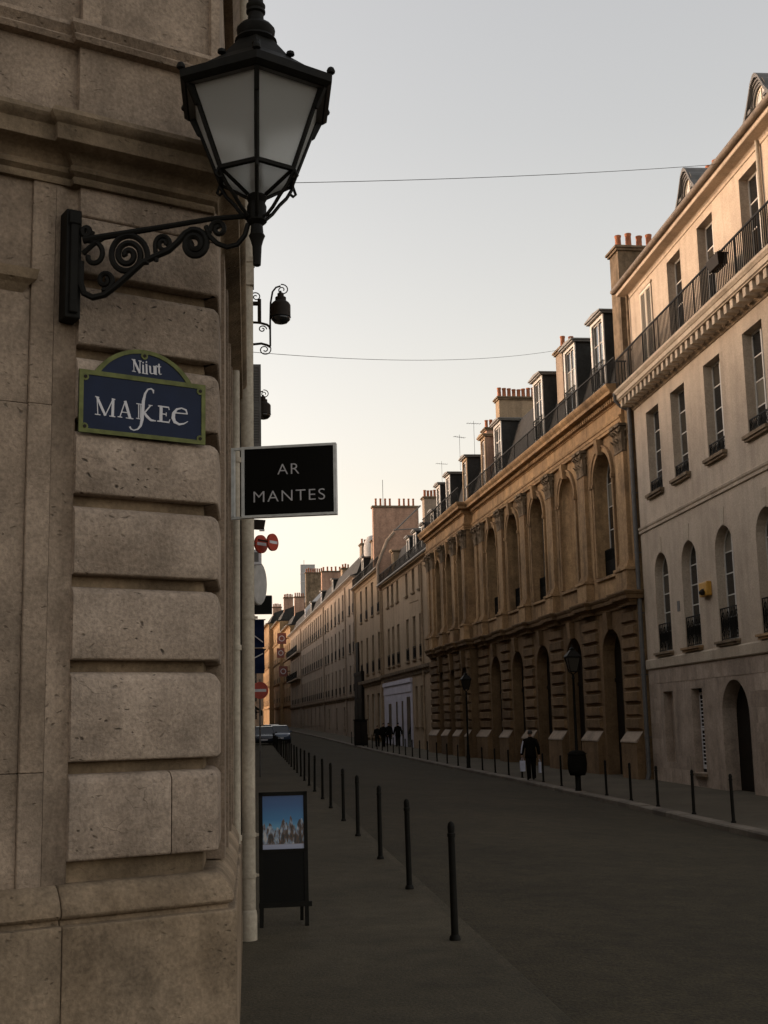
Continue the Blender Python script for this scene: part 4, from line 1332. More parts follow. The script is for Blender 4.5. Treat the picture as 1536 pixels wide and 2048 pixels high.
# rusticated blocks of the ground floor: one stone each
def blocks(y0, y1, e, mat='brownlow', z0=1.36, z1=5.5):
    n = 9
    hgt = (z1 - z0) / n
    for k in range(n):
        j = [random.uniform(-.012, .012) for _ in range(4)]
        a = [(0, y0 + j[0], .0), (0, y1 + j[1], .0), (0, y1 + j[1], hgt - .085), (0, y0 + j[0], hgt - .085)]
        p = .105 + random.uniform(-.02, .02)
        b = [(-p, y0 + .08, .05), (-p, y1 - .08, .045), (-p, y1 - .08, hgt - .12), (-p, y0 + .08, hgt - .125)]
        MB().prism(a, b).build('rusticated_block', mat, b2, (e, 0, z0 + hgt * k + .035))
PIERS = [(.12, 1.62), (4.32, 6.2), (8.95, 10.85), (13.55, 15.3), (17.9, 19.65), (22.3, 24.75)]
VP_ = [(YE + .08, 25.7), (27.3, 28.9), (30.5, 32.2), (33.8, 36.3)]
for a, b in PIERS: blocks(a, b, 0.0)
for a, b in VP_: blocks(a, b, PX)
for (a, b), e in [(q, 0.0) for q in PIERS] + [(q, PX) for q in VP_]:
    mb = MB()
    mb.prism([(e, a - .04, -.6), (e - .26, a - .04, -.6), (e - .26, a - .04, .98), (e - .02, a - .04, 1.30), (e, a - .04, 1.30)],
             [(e, b + .04, -.6), (e - .26, b + .04, -.6), (e - .26, b + .04, .98), (e - .02, b + .04, 1.30), (e, b + .04, 1.30)])
    mb.build('plinth_block', 'brownlow', b2)
    mb = MB()
    mb.prism([(e - .02, a - .06, 1.315), (e - .28, a - .06, .99), (e - .285, a - .06, .94), (e - .24, a - .06, .94)], [(e - .02, b + .06, 1.315), (e - .28, b + .06, .99), (e - .285, b + .06, .94), (e - .24, b + .06, .94)])
    mb.build('weathering_stone', 'beige', b2)
for c, e, w_, sp in [(c, 0.0, 2.1, 4.05) for c in LO] + [(c, PX, 1.4, 4.1) for c in UV]:
    keystone(c, sp + w_ / 2 - .12, 5.6, e, .3, .46, .16, 'brownlow')
    # dark doors set deep in the arches
    r = w_ / 2
    rs = 5.0 - sp if e == 0 else .7
    pts = [(c - r, -.6), (c + r, -.6)] + [(c + r * math.cos(math.pi * k / 12), sp + rs * math.sin(math.pi * k / 12)) for k in range(13)]
    d_ = MB().prism([(e + .46, y, z) for y, z in pts], [(e + .52, y, z) for y, z in pts]).build('door', 'door', b2)
    for s in (-1, 1):
        for z0, z1 in ((.1, 1.3), (1.45, 2.9)):
            MB().box(e + .44, e + .465, c + s * .1, c + s * (r - .12), z0, z1).build('door_panel', 'door', d_)
    MB().box(e + .42, e + .47, c - r, c + r, 3.1, 3.25).build('transom', 'door', d_)
# roof, railing, dormers, chimneys
roof_prism(b2, .02, YP, [(.05, 13.61), (.25, 13.66), (1.15, 16.6), (1.3, 16.9), (6.0, 18.3), (11, 16)], 'slate')
long_rail(b2, -.28, .2, YE + .3, 13.6, 14.55, .14, .007, 2.4)
long_rail(b2, PX - .28, YE + .3, YP, 13.6, 14.55, .14, .007, 2.4)
for yc in (3.6, 7.25, 12.2): dormer(b2, .3, yc, 14.3, 1.25, 2.75, 1.5, 'slate', 'frame', rows=3, rail=True, fw=.045)
dormer(b2, .3, 20.0, 14.3, 1.25, 2.55, 1.6, 'slate', 'frame', rows=3, rail=True)
dormer(b2, .3, 23.3, 14.3, .8, 2.55, 1.4, 'pink', 'ochre', rows=3, roofm='ochre')
dormer(b2, .2, 27.6, 14.2, .95, 2.4, 1.4, 'slate', 'ochre', rows=3)
dormer(b2, .2, 32.5, 14.2, .95, 2.4, 1.4, 'slate', 'frame', rows=3)
dormer(b2, .2, 35.6, 14.2, .9, 2.35, 1.2, 'slate', 'frame', rows=3)
chimney(b2, .02, 2.0, .06, .95, 13.62, 18.5, 5, 'limedark', 'x', 1.0)
chimney(b2, .72, 1.9, 9.6, 10.6, 15.5, 17.65, 3, 'beige', 'x', .95)
chimney(b2, 1.0, 3.4, 22.2, 23.0, 16.0, 18.75, 9, 'ochre', 'x', .95)
chimney(b2, 2.2, 3.0, 30.3, 31.3, 16.5, 19.0, 3, 'pink', 'x', .9)
MB().box(.0, .5, -.3, .02, 13.62, 14.6).build('parapet_stub', 'plaster', b2)

# ---- helper for the plainer fronts further on
def front(par, y0, y1, z0, ze, mat, wins, depth=.25, x=0.0, eave=.4, roofz=2.2, roofm='slate', eavem=None, rail=True, back=10.0):
    """wall with openings (yc, zb, w, h, rail style or None, rail height), eaves, mansard"""
    holes = [(a[0] - a[2] / 2, a[0] + a[2] / 2, a[1], a[1] + a[3], 0, depth) for a in wins]
    mb = MB(); wall(mb, y0, y1, z0, ze, holes, x, depth); mb.build('wall', mat, par)
    ends(par, mat, y0, y1, z0, ze, x, back)
    for a in wins:
        window(par, x, a[0], a[1], a[2] - .01, a[3] - .01, 0, rows=3 if a[3] > 1.7 else 2, leaf=2, fm=random.choice(('frame', 'framedk')), depth=depth,
               rail=(a[4], a[5]) if a[4] else None, railx=-.03, sill=.07, sillm=mat)
    MB().sweep([(x, y0), (x, y1)], [(-.05, ze - .32), (.05, ze - .31), (.08, ze - .2), (.2, ze - .12), (eave - .04, ze - .09), (eave, ze), (-.05, ze + .03)]).build('cornice', eavem or mat, par)
    mb = MB(); mb.tube([(x - eave - .03, y0, ze + .05), (x - eave - .03, y1, ze + .05)], .085, 8); mb.build('gutter', 'zinc', par, smooth=True)
    roof_prism(par, y0, y1, [(x - eave + .05, ze + .03), (x - eave + .12, ze + .10), (x + .2, ze + .25), (x + 1.0, ze + roofz), (x + 5, ze + roofz + 1.4), (back, ze + .5)], roofm)
    if rail: long_rail(par, x - eave + .12, y0, y1, ze + .10, ze + .95, .16, .008, 2.0)

# ---- ochre building with the lilac shopfront
b3 = thing('ochre_building', 'ochre rendered building with small attic windows above a lilac shopfront', 'building', (13.3, 41.9, 0), -A2)
W3 = []
for y in (42.0, 44.6, 47.4, 51.6, 54.1, 56.3):
    W3.append((y, 10.75, 1.0, 1.6, None, 0))
    W3.append((y, 6.05, 1.1, 3.0, 'scroll', .9))
for y in (42.2, 44.4): W3.append((y, 1.5, 1.0, 2.7, None, 0))
front(b3, 36.42, 59.3, -.6, 12.7, 'ochre', W3, roofz=2.6)
MB().sweep([(0, 37.2), (0, 59.28)], [(-.05, 4.98), (.1, 5.0), (.16, 5.2), (.3, 5.3), (.34, 5.5), (.05, 5.56), (-.05, 5.57)]).build('string_course', 'limedark', b3)
sf = MB(); sf.box(-.12, .0, 45.95, 58.9, 3.9, 4.55); sf.box(-.2, .0, 45.9, 58.95, 4.55, 4.85)
sf.box(-.08, .0, 45.95, 46.5, -.5, 3.9); sf.box(-.08, 0, 48.0, 49.6, -.5, 3.9); sf.box(-.08, 0, 50.3, 52.2, -.5, 3.9); sf.box(-.08, 0, 52.9, 58.9, -.5, 3.9)
sf.box(-.06, 0, 46.5, 48.0, 3.55, 3.9); sf.box(-.06, 0, 49.6, 50.3, 3.3, 3.9); sf.box(-.06, 0, 52.2, 52.9, 3.3, 3.9)
so_ = sf.build('shopfront', 'lilac', b3)
for a, b, t in ((46.5, 48.0, 3.55), (49.6, 50.3, 3.3), (52.2, 52.9, 3.3)): MB().box(-.095, -.002, a, b, -.3, t).build('pane', 'glass', so_)
MB().box(-.086, -.081, 55.2, 56.6, .5, 3.2).build('pane', 'glass', so_)
downpipe(b3, -.1, 41.0, -.1, 12.3, .07, 'ochre'); downpipe(b3, -.1, 59.0, 0, 12.3, .07, 'ochre')
for y, z in ((39.4, 2.3), (43.0, 2.2), (46.3, 2.2), (49.2, 2.2)): dormer(b3, .5, y, 13.2, .85, 2.0 if y > 40 else 2.3, 1.3, 'slate', 'frame', rows=2)
dormer(b3, .4, 56.0, 13.2, .6, 1.9, 1.2, 'ochre', 'ochre', rows=2, roofm='ochre')
chimney(b3, 2.2, 3.5, 51.3, 52.2, 14.5, 18.6, 5, 'beige', 'x', .9)
MB().tube([(-.02, 42.8, 10.0), (-.5, 43.3, 9.85)], .05, 6).build('wall_bracket', 'ochre', b3)

# ---- taller building with the pink party wall
b4 = thing('party_wall_building', 'ochre building whose bare pinkish party wall and chimney wall rise above its lower neighbour', 'building', (13.3, 41.9, 0), -A2)
W4 = []
for y in (61.6, 65.2, 68.9, 72.6):
    W4.append((y, 10.85, 1.15, 2.9, 'scroll', .8)); W4.append((y, 6.0, 1.15, 3.2, 'scroll', 1.0))
for y in (62.5, 65.8, 69.0): W4.append((y, .6, 1.5, 3.6, None, 0))
front(b4, 59.32, 76.75, -.4, 14.3, 'ochre', W4, roofz=2.4)
MB().sweep([(0, 59.34), (0, 73.5)], [(-.05, 4.9), (.08, 4.92), (.12, 5.1), (.28, 5.2), (.32, 5.45), (.05, 5.5), (-.05, 5.51)]).build('string_course', 'limedark', b4)
g_ = [(-.3, 12.4), (-.36, 14.4), (.05, 15.4), (.5, 16.4), (1.1, 17.1), (2.2, 17.3), (3.6, 17.4), (5.5, 16.8), (8, 14), (8, 12.4)]
MB().prism([(x, 59.0, z) for x, z in g_], [(x, 59.31, z) for x, z in g_]).build('party_wall', 'pink', b4)
mb = MB(); mb.tube([(-.36, 58.92, 12.6), (-.4, 58.92, 14.4), (.0, 58.92, 15.45), (.45, 58.92, 16.5), (1.05, 58.92, 17.18)], .13, 8); mb.build('wall_coping', 'beige', b4, smooth=True)
mb = MB(); mb.tube([(1.1, 58.95, 17.3), (3.3, 58.95, 19.4)], .07, 6); mb.tube([(1.0, 58.95, 17.35), (3.4, 58.95, 17.5)], .05, 6); mb.build('flue_pipe', 'zinc', b4)
cw = MB().box(.35, 4.4, 66.0, 66.7, 14, 20.45).build('chimney_wall', 'pink', b4)
MB().box(.25, 4.5, 65.9, 66.8, 20.45, 20.62).build('cap', 'limedark', cw)
for k in range(9):
    if k != 4:
        q = obj('pot', pot_mesh(), cw, (.65 + k * .42, 66.35, 20.62)); q.scale = (.8, .8, 1.15)
MB().tube([(1.3, 66.35, 20.6), (1.3, 66.35, 23.0)], .022, 5).build('antenna_mast', 'iron', cw)
dormer(b4, .35, 73.6, 14.7, .8, 2.2, 1.1, 'slate', 'frame', rows=2)
chimney(b4, 1.0, 2.2, 71.5, 72.5, 15.5, 18.2, 0, 'beige', 'x')
mb = MB(); mb.lathe([(.75, 0), (.8, .8), (.7, 1.4), (.45, 1.9), (.1, 2.05)], (1.4, 74.6, 17.2), 10)
o = mb.build('roof_cowl', 'scaff', b4, smooth=True)
downpipe(b4, -.1, 59.9, 0, 14, .07, 'ochre'); downpipe(b4, -.1, 76.3, .2, 14, .07, 'ochre')
gt_ = MB(); gt_.box(-.25, .0, 71.4, 76.6, -.3, 6.1); gt_.box(-.30, .0, 71.3, 76.65, 6.1, 6.4)
o = gt_.build('carriage_gate', 'door', b4)
for z in (.2, 2.1, 4.0): MB().box(-.28, -.248, 71.7, 73.9, z, z + 1.5).build('gate_panel', 'door', o); MB().box(-.28, -.248, 74.1, 76.4, z, z + 1.5).build('gate_panel', 'door', o)
MB().box(-.14, -.02, 74.4, 76.6, 6.4, 9.2).build('gate_panel', 'door', o)

# ---- three long terraces further on
def terrace(name, label, y0, y1, cols, mat, balcony=False, ze=15.7):
    b = thing(name, label, 'building', (13.3, 41.9, 0), -A2)
    zf = zgR(42 + y0)
    W = []
    for y in cols:
        W.append((y, 12.3, 1.1, 2.6, 'panel' if not balcony else None, .9))
        W.append((y, 8.55, 1.1, 2.8, 'panel' if not balcony else None, .95))
        W.append((y, 4.75, 1.1, 2.6, 'panel', .7))
    for y in cols[::2]: W.append((y, zf + .9, 1.2, 2.1, None, 0))
    front(b, y0, y1, zf - 1.2, ze, mat, W, roofz=2.3, eave=.35, rail=False)
    MB().sweep([(0, y0), (0, y1)], [(-.05, 3.95), (.06, 3.97), (.1, 4.1), (.2, 4.2), (.22, 4.35), (-.05, 4.4)]).build('string_course', 'limedark', b)
    if balcony:
        for z in (8.35, 12.1):
            MB().box(-.7, 0, y0 + .2, y1 - .2, z - .15, z).build('balcony_slab', mat, b)
            mb = MB(); mb.box(-.69, -.65, y0 + .25, y1 - .25, z + .9, z + .95)
            y = y0 + .3
            while y < y1 - .3: mb.box(-.68, -.66, y - .02, y + .02, z, z + .9); y += .12
            mb.build('railing', 'iron', b)
    downpipe(b, -.1, y0 + .3, zf, ze - .3, .07, mat)
    return b
t1 = terrace('terrace_house', 'beige terrace next after the dark carriage gate, with dark window guards in rows', 76.78, 106, [78.4, 81.4, 87.0, 90.5, 94.2, 98, 101.8, 104.6], 'beige')
downpipe(t1, -.1, 84.5, .5, 15.4, .07, 'beige')
chimney(t1, 1.2, 2.4, 80.5, 82, 16.5, 19.2, 4, 'beige', 'x', .9)
chimney(t1, 1.0, 1.9, 95.5, 97, 16.5, 18.6, 3, 'ochre', 'x', .9)
dormer(t1, .4, 100, 16.0, .9, 1.9, 1.2, 'slate', 'frame', rows=2)
t2 = terrace('terrace_house', 'beige terrace in the middle of the far row under a dark slate roof', 106.02, 139, [107.5 + 2.75 * k for k in range(12)], 'beige')
chimney(t2, 1.0, 4.2, 118, 119.2, 17, 21.0, 6, 'pink', 'x', 1.0)
dormer(t2, .4, 113, 16.0, .9, 1.9, 1.2, 'slate', 'white', rows=2)
dormer(t2, .4, 127, 16.0, .9, 1.9, 1.2, 'slate', 'frame', rows=2)
t3 = terrace('terrace_house', 'farthest beige terrace with two long dark balconies across its front', 139.02, 160, [141 + 3.1 * k for k in range(6)], 'beige', balcony=True)
MB().prism([(.6, 138.8, 15.8), (3.8, 138.8, 15.8), (3.8, 138.8, 21.5), (.6, 138.8, 18.2)], [(.6, 139.3, 15.8), (3.8, 139.3, 15.8), (3.8, 139.3, 21.5), (.6, 139.3, 18.2)]).build('gable_wall', 'white', t3)
chimney(t3, 1.4, 4.0, 146, 147.2, 17, 24.2, 8, 'limedark', 'x', 1.1)
# glowing houses at the bend and the closing house
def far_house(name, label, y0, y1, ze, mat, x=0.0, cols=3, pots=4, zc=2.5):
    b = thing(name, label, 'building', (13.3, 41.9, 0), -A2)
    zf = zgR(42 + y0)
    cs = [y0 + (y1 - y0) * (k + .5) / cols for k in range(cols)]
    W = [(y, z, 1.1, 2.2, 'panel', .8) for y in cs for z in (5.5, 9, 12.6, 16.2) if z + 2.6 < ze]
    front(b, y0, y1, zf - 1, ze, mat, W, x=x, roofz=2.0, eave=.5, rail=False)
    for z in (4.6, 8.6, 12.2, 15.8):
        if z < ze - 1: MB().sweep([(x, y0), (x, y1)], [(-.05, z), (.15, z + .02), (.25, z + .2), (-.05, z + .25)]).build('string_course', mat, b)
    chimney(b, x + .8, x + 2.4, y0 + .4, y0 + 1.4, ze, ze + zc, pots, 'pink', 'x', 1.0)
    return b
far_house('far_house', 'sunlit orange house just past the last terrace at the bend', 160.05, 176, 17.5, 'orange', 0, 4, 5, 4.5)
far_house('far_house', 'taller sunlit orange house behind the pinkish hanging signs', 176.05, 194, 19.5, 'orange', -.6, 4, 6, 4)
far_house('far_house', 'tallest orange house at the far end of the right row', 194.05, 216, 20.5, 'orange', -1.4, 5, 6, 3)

# closing house across the end of the street
eh = thing('closing_house', 'pale house with grey mansard closing the end of the street', 'building', (5.5, 262, 1.9), math.radians(90))
# local -X faces the camera (world -Y); local +Y runs to world -X
We = [(y, z, 1.1, 2.3, None, 0) for y in (2.2, 4.6, 7.0, 9.4) for z in (1.0, 4.6, 8.4, 12.0)]
front(eh, -1, 14, -1.5, 15.6, 'beige', We, roofz=3.2, eave=.4, rail=False)
dormer(eh, .4, 4.0, 16.0, 1.2, 2.0, 1.3, 'slate', 'white', rows=2); dormer(eh, .4, 7.6, 16.0, 1.2, 2.0, 1.3, 'slate', 'white', rows=2)
chimney(eh, 2, 3, 5, 7.5, 17, 20.5, 5, 'pink', 'y', 1.1)
tw = thing('roof_tower', 'pale square sheeted tower far behind the roofs', 'tower', (13.9, 300, 2.2))
MB().box(-1.6, 1.7, -1.6, 1.6, 0, 37.2).build('wall', 'scaff', tw)
mb = MB()
for z in (33.2, 35.2, 37.2): mb.box(-1.68, 1.78, -1.68, 1.68, z, z + .12)
for x in (-1.66, 1.7): mb.box(x - .06, x + .06, -1.7, -1.6, 30, 37.3)
mb.build('frame', 'white', tw)
MB().tube([(-.8, 0, 37), (-.8, 0, 38.6)], .05, 5).build('mast', 'iron', tw)

# ------------------------------------------------------------------ left row, seen edge on
LB = [(11.9, 27.5, 10.7, 'beige', 'beige house next past the cream drainpipe on the left row', 3),
      (27.6, 46, 11.6, 'plaster', 'pale plastered house on the left row behind the wall lanterns', 4),
      (46.1, 66, 12.6, 'ochre', 'ochre house on the left row behind the dark banners', 4),
      (66.1, 98, 13.2, 'beige', 'long beige house on the left row beside the parked cars', 6),
      (98.1, 140, 13.0, 'ochre', 'long ochre house far along the left row', 8),
      (140.1, 238, 12.6, 'plaster', 'farthest pale house of the left row', 9)]
for ya, yb, ze, mt, lab, nc in LB:
    b = thing('row_house', lab, 'building', (-.34, yb, 0), math.pi)
    L_ = yb - ya
    zf = zgL((ya + yb) / 2)
    Wn = [(L_ * (k + .5) / nc, z, 1.15, h_, ('scroll' if z > 4 and (z > 4 and k % 2 == 0) else None), .9) for k in range(nc) for z, h_ in ((zf + .7, 2.7), (4.9, 2.7), (8.3, 2.5), (11.3, 1.8)) if z + h_ < ze - .5]
    front(b, 0, L_, zf - 1.0, ze, mt, Wn, roofz=2.2, eave=.3, rail=False)
    MB().sweep([(0, 0), (0, L_)], [(-.05, 4.2), (.06, 4.22), (.12, 4.4), (-.05, 4.45)]).build('string_course', mt, b)
    chimney(b, 2, 3.6, .4, 1.2, ze, ze + 4.0, 5, 'pink', 'x')

# ------------------------------------------------------------------ street furniture
ORD = ['nearest', 'second nearest', 'third nearest', 'fourth nearest', 'fifth nearest', 'sixth nearest', 'seventh nearest', 'eighth nearest', 'ninth nearest', 'tenth nearest',
       'eleventh nearest', 'twelfth nearest', 'thirteenth nearest', 'fourteenth nearest', 'fifteenth nearest', 'sixteenth nearest', 'seventeenth nearest', 'eighteenth nearest',
       'nineteenth nearest', 'twentieth nearest', 'twenty-first nearest', 'twenty-second nearest', 'twenty-third nearest', 'twenty-fourth nearest', 'twenty-fifth nearest', 'twenty-sixth nearest',
       'twenty-seventh nearest', 'twenty-eighth nearest', 'twenty-ninth nearest', 'thirtieth nearest']
bo = thing('bollard', '', 'bollard', (0, 0, 0), 0, 'bollards along the left pavement edge')
MB().lathe([(.035, -.1), (.035, .02), (.032, .06), (.030, .80), (.030, .86)], n=12).build('post', 'iron', bo, smooth=True)
MB().lathe([(.030, .84), (.036, .845), (.036, .87), (.029, .878), (.031, .90), (.033, .925), (.026, .955), (.012, .97), (.002, .973)], n=12).build('cap', 'iron', bo, smooth=True)
MB().lathe([(.034, 0), (.05, 0), (.046, .03), (.034, .045)], n=12).build('collar', 'iron', bo, smooth=True)
yl = [10.84, 14.16, 17.3, 20.85, 24.1, 27.8, 31.2, 34.7]
while yl[-1] < 94: yl.append(yl[-1] + 3.25)
for k, y in enumerate(yl):
    o = bo if k == 0 else copy_tree(bo)
    o.location = (1.715 + (.03 if k else 0) + random.uniform(-.01, .01), y, zgL(y))
    o.rotation_euler = (random.uniform(-.012, .012), random.uniform(-.012, .012), 0)
    o['label'] = f'{ORD[k]} dark slim bollard of the left pavement row' if k else 'nearest and tallest looking dark bollard of the left pavement row'
    o['group'] = 'bollards along the left pavement edge'
yr = [24.6, 27.0, 29.6, 31.9, 34.3, 39.2, 41.7, 45.0, 47.2, 49.6, 52.1, 54.9 + 2.3]
yr = [24.6, 27.0, 29.6, 31.9, 34.3, 39.4, 41.9, 45.2, 47.3, 49.6, 52.0, 57.3, 60.0, 62.8, 65.6]
while yr[-1] < 100: yr.append(yr[-1] + 2.55)
for k, y in enumerate(yr):
    o = copy_tree(bo)
    o.location = (kx(y) + .33, y, zgR(y))
    o.rotation_euler = (random.uniform(-.012, .012), random.uniform(-.012, .012), 0)
    o.scale = (1.1, 1.1, .98)
    o['label'] = f'{ORD[k]} dark bollard of the right pavement row'
    o['group'] = 'bollards along the right pavement edge'

def street_lamp(x, y, label, h=4.2):
    z0 = zgR(y)
    t = thing('street_lamp', label, 'street lamp', (x, y, z0), 0, 'lamp posts on the right pavement')
    MB().lathe([(.10, -.1), (.10, .05), (.085, .1), (.09, .5), (.075, .55), (.06, .9), (.065, .95), (.048, 1.0), (.042, 2.4), (.034, h - .95), (.055, h - .92), (.04, h - .88), (.035, h - .8)], n=12).build('post', 'iron', t, smooth=True)
    o = MB()
    hz = h - .72
    pts = [(math.cos(math.pi / 4 + math.pi / 2 * k), math.sin(math.pi / 4 + math.pi / 2 * k)) for k in range(4)]
    for k in range(4):
        a, b = pts[k], pts[(k + 1) % 4]
        o.tube([(a[0] * .15, a[1] * .15, hz), (a[0] * .27, a[1] * .27, hz + .42)], .014, 5)
        o.tube([(a[0] * .15, a[1] * .15, hz), (b[0] * .15, b[1] * .15, hz)], .014, 5)
        o.tube([(a[0] * .27, a[1] * .27, hz + .42), (b[0] * .27, b[1] * .27, hz + .42)], .018, 5)
        o.tube([(0, 0, hz - .1), (a[0] * .15, a[1] * .15, hz)], .012, 5)
    o = o.build('lantern_frame', 'iron', t)
    for k in range(4):
        a, b = pts[k], pts[(k + 1) % 4]
        q = [(a[0] * .145, a[1] * .145, hz + .01), (b[0] * .145, b[1] * .145, hz + .01), (b[0] * .262, b[1] * .262, hz + .41), (a[0] * .262, a[1] * .262, hz + .41)]
        MB().prism(q, [(p[0] * .97, p[1] * .97, p[2]) for p in q]).build('pane', 'glass', o)
    mb = MB()
    mb.loft([[(p[0] * r, p[1] * r, z) for p in pts] for r, z in ((.31, hz + .42), (.31, hz + .45), (.14, hz + .6), (.09, hz + .63), (.10, hz + .68), (.03, hz + .72), (.02, hz + .8))])
    mb.build('lantern_roof', 'iron', o)
    return t
street_lamp(9.57, 36.7, 'nearer black lamp post on the right pavement with a dark round bin on it', 4.2)
street_lamp(9.42, 54.6, 'farther thin black lamp post on the right pavement by the brown building', 4.1)
lb = thing('litter_bin', 'dark rounded bulky bin fixed around the nearer lamp post', 'litter bin', (9.57, 36.7, zgR(36.7) + .45))
MB().lathe([(.15, .02), (.22, 0), (.27, .12), (.29, .35), (.27, .55), (.23, .68), (.12, .72)], n=16).build('bag', 'coat2', lb, smooth='all')
MB().lathe([(.255, .60), (.285, .60), (.285, .64), (.255, .64)], n=16).build('ring', 'iron', lb, smooth=True)

# bracket lanterns on the left row
def wall_lantern(x, y, z, s, label, big=True):
    t = thing('wall_lantern', label, 'lantern', (x, y, z), 0, 'bracket lanterns on the left row')
    mb = MB()
    mb.box(-.02, .05, -.04, .04, -.68, .42)
    mb.build('wall_plate', 'ironbrown', t)
    mb = MB()
    def C(pts, r=.016): mb.tube([(a * s, 0, b * s * .68) for a, b in pts], r, 6)
    C([(0, .18), (.19, .18)], .04); C([(.19, .30), (.19, -.35)], .035)
    C([(.05, -.32), (.19, -.33), (.27, -.36), (.32, -.38), (.36, -.43), (.375, -.5)], .022)
    C([(.375, -.95), (.375, -.3), (.385, .2), (.42, .5), (.48, .62), (.56, .66)], .018)
    C([(.0, -.92), (.1, -.90), (.22, -.88), (.32, -.92), (.375, -.97)], .022)
    def S(cx, cy, r, a0, turns, sg): C([(cx + r * (1 - .8 * k / 24) * math.cos(a0 + sg * 2 * math.pi * turns * k / 24), cy + 1.35 * r * (1 - .8 * k / 24) * math.sin(a0 + sg * 2 * math.pi * turns * k / 24)) for k in range(25)], .011)
    S(.59, .56, .11, 1.8, 1.4, -1); S(.24, -.50, .075, 0, 1.3, 1); S(.28, -1.04, .11, .6, 1.5, -1); S(.13, .36, .09, 2.6, 1.3, -1)
    mb.build('bracket', 'ironbrown', t, smooth=True)
    c = (.56 * s, 0, 0)
    mb = MB(); mb.tube([(c[0], 0, .36 * s), (c[0], 0, .30 * s)], .018, 6)
    mb.lathe([(.03, .33 * s), (.06, .31 * s), (.06, .25 * s), (.10, .24 * s), (.10, .18 * s), (.165, .13 * s), (.18, .10 * s), (.18, -.10 * s), (.19, -.12 * s)], c, 12)
    l_ = mb.build('lamp_hood', 'ironbrown', t, smooth=True)
    MB().lathe([(.18, -.12 * s), (.17, -.17 * s), (.12, -.22 * s), (.05, -.24 * s)], c, 12).build('lamp_bowl', 'glass', l_, smooth='all')
    return t
wall_lantern(.0, 22.0, 9.28, 1.05, 'nearer dark scrolled bracket lantern hanging high on the left row')
wall_lantern(-.22, 29.0, 9.2, 1.0, 'farther dark bracket lantern lower in view on the left row')
# opened grey shutters
def open_shutter(y, z0, z1, x1, label):
    t = thing('open_shutter', label, 'shutter', (-.30, y, z0), 0, 'opened shutters on the left row')
    w_ = x1 + .30
    mb = MB()
    mb.box(0, .05, -.02, .02, 0, z1 - z0); mb.box(w_ - .05, w_, -.02, .02, 0, z1 - z0)
    for f_ in (0, .5, 1): mb.box(.05, w_ - .05, -.018, .018, f_ * (z1 - z0 - .07), f_ * (z1 - z0 - .07) + .07)
    o = mb.build('frame', 'lead', t)
    MB().box(.05, w_ - .05, .0, .012, .07, z1 - z0 - .07).build('panel', 'lead', t)
    z = .1
    sl_ = MB().prism([(.05, -.015, 0), (.05, .015, .03), (.05, .015, .045), (.05, -.015, .015)], [(w_ - .05, -.015, 0), (w_ - .05, .015, .03), (w_ - .05, .015, .045), (w_ - .05, -.015, .015)]).mesh('slat', 'lead')
    while z < z1 - z0 - .12:
        obj('slat', sl_, o, (0, 0, z)); z += .06
open_shutter(27.0, 7.85, 9.72, .27, 'upper grey shutter swung open from the left row, just right of the drainpipe')
open_shutter(30.6, 6.9, 8.4, .22, 'lower narrow grey shutter swung open from the left row')

def round_sign(x, y, z, r, label, mat='redsign', bar=True, turn=0.0, group=None, cat='sign'):
    t = thing('round_sign', label, cat, (x, y, z), turn, group)
    mb = MB(); mb.tube([(0, -.02, 0), (0, .02, 0)], r, 24); mb.build('disc', mat, t, smooth=True)
    if bar: MB().box(-r * .72, r * .72, -.024, .024, -r * .16, r * .16).build('bar', 'white_enamel', t)
    MB().box(-r - .25, -r * .5, -.012, .012, -.012, .012).build('bracket_arm', 'iron', t)
    return t
round_sign(.408, 22.0, 5.0, .155, 'outer red round sign with pale bar, high on the left row', turn=math.radians(52), group='red round shop signs on the left row')
round_sign(.205, 22.15, 4.99, .165, 'inner red round sign half hidden behind the drainpipe edge', turn=math.radians(48), group='red round shop signs on the left row')
o = thing('sign_lamp', 'small dark lamp box just above the two red round signs', 'lamp', (.16, 22.1, 5.27))
mb = MB(); mb.prism([(-.3, -.05, 0), (.1, -.05, -.03), (.13, -.05, .14), (-.3, -.05, .17)], [(-.3, .05, 0), (.1, .05, -.03), (.13, .05, .14), (-.3, .05, .17)]); mb.build('lamp_box', 'ironbrown', o)
MB().box(.02, .11, -.045, .045, -.05, -.02).build('lamp_lens', 'lamp_lens', o)
t = thing('oval_sign', 'pale oval shop sign seen nearly edge on below the red round signs', 'shop sign', (.17, 26, 4.72), math.radians(62))
mb = MB(); mb.loft([[(.34 * math.cos(a) * f, yy, .46 * math.sin(a) * f) for a in [2 * math.pi * k / 20 for k in range(20)]] for f, yy in ((.95, -.05), (1, -.03), (1, .03), (.95, .05))]); mb.build('panel', 'scaff', t, smooth=True)
MB().box(-.5, -.3, -.015, .015, -.02, .02).build('bracket_arm', 'iron', t)
t = thing('white_lightbox', 'small pale box sign above the oval shop sign on the left row', 'shop sign', (-.05, 25.6, 5.05))
o = MB().box(-.15, .3, -.06, .06, 0, .32).build('box', 'white_enamel', t); bevel(o, .02, 2)
MB().box(.0, .24, -.064, -.06, .06, .26).build('face_panel', 'pipegrey', t)
t = thing('black_board', 'small plain black board sticking out from the left row below the oval sign', 'shop sign', (-.3, 30, 4.42))
MB().box(.05, .82, -.03, .03, 0, .43).build('panel', 'signblack', t)
mb = MB(); mb.box(-.0, .83, -.034, .034, .43, .45); mb.box(.82, .84, -.034, .034, 0, .43); mb.build('frame', 'pipegrey', t)
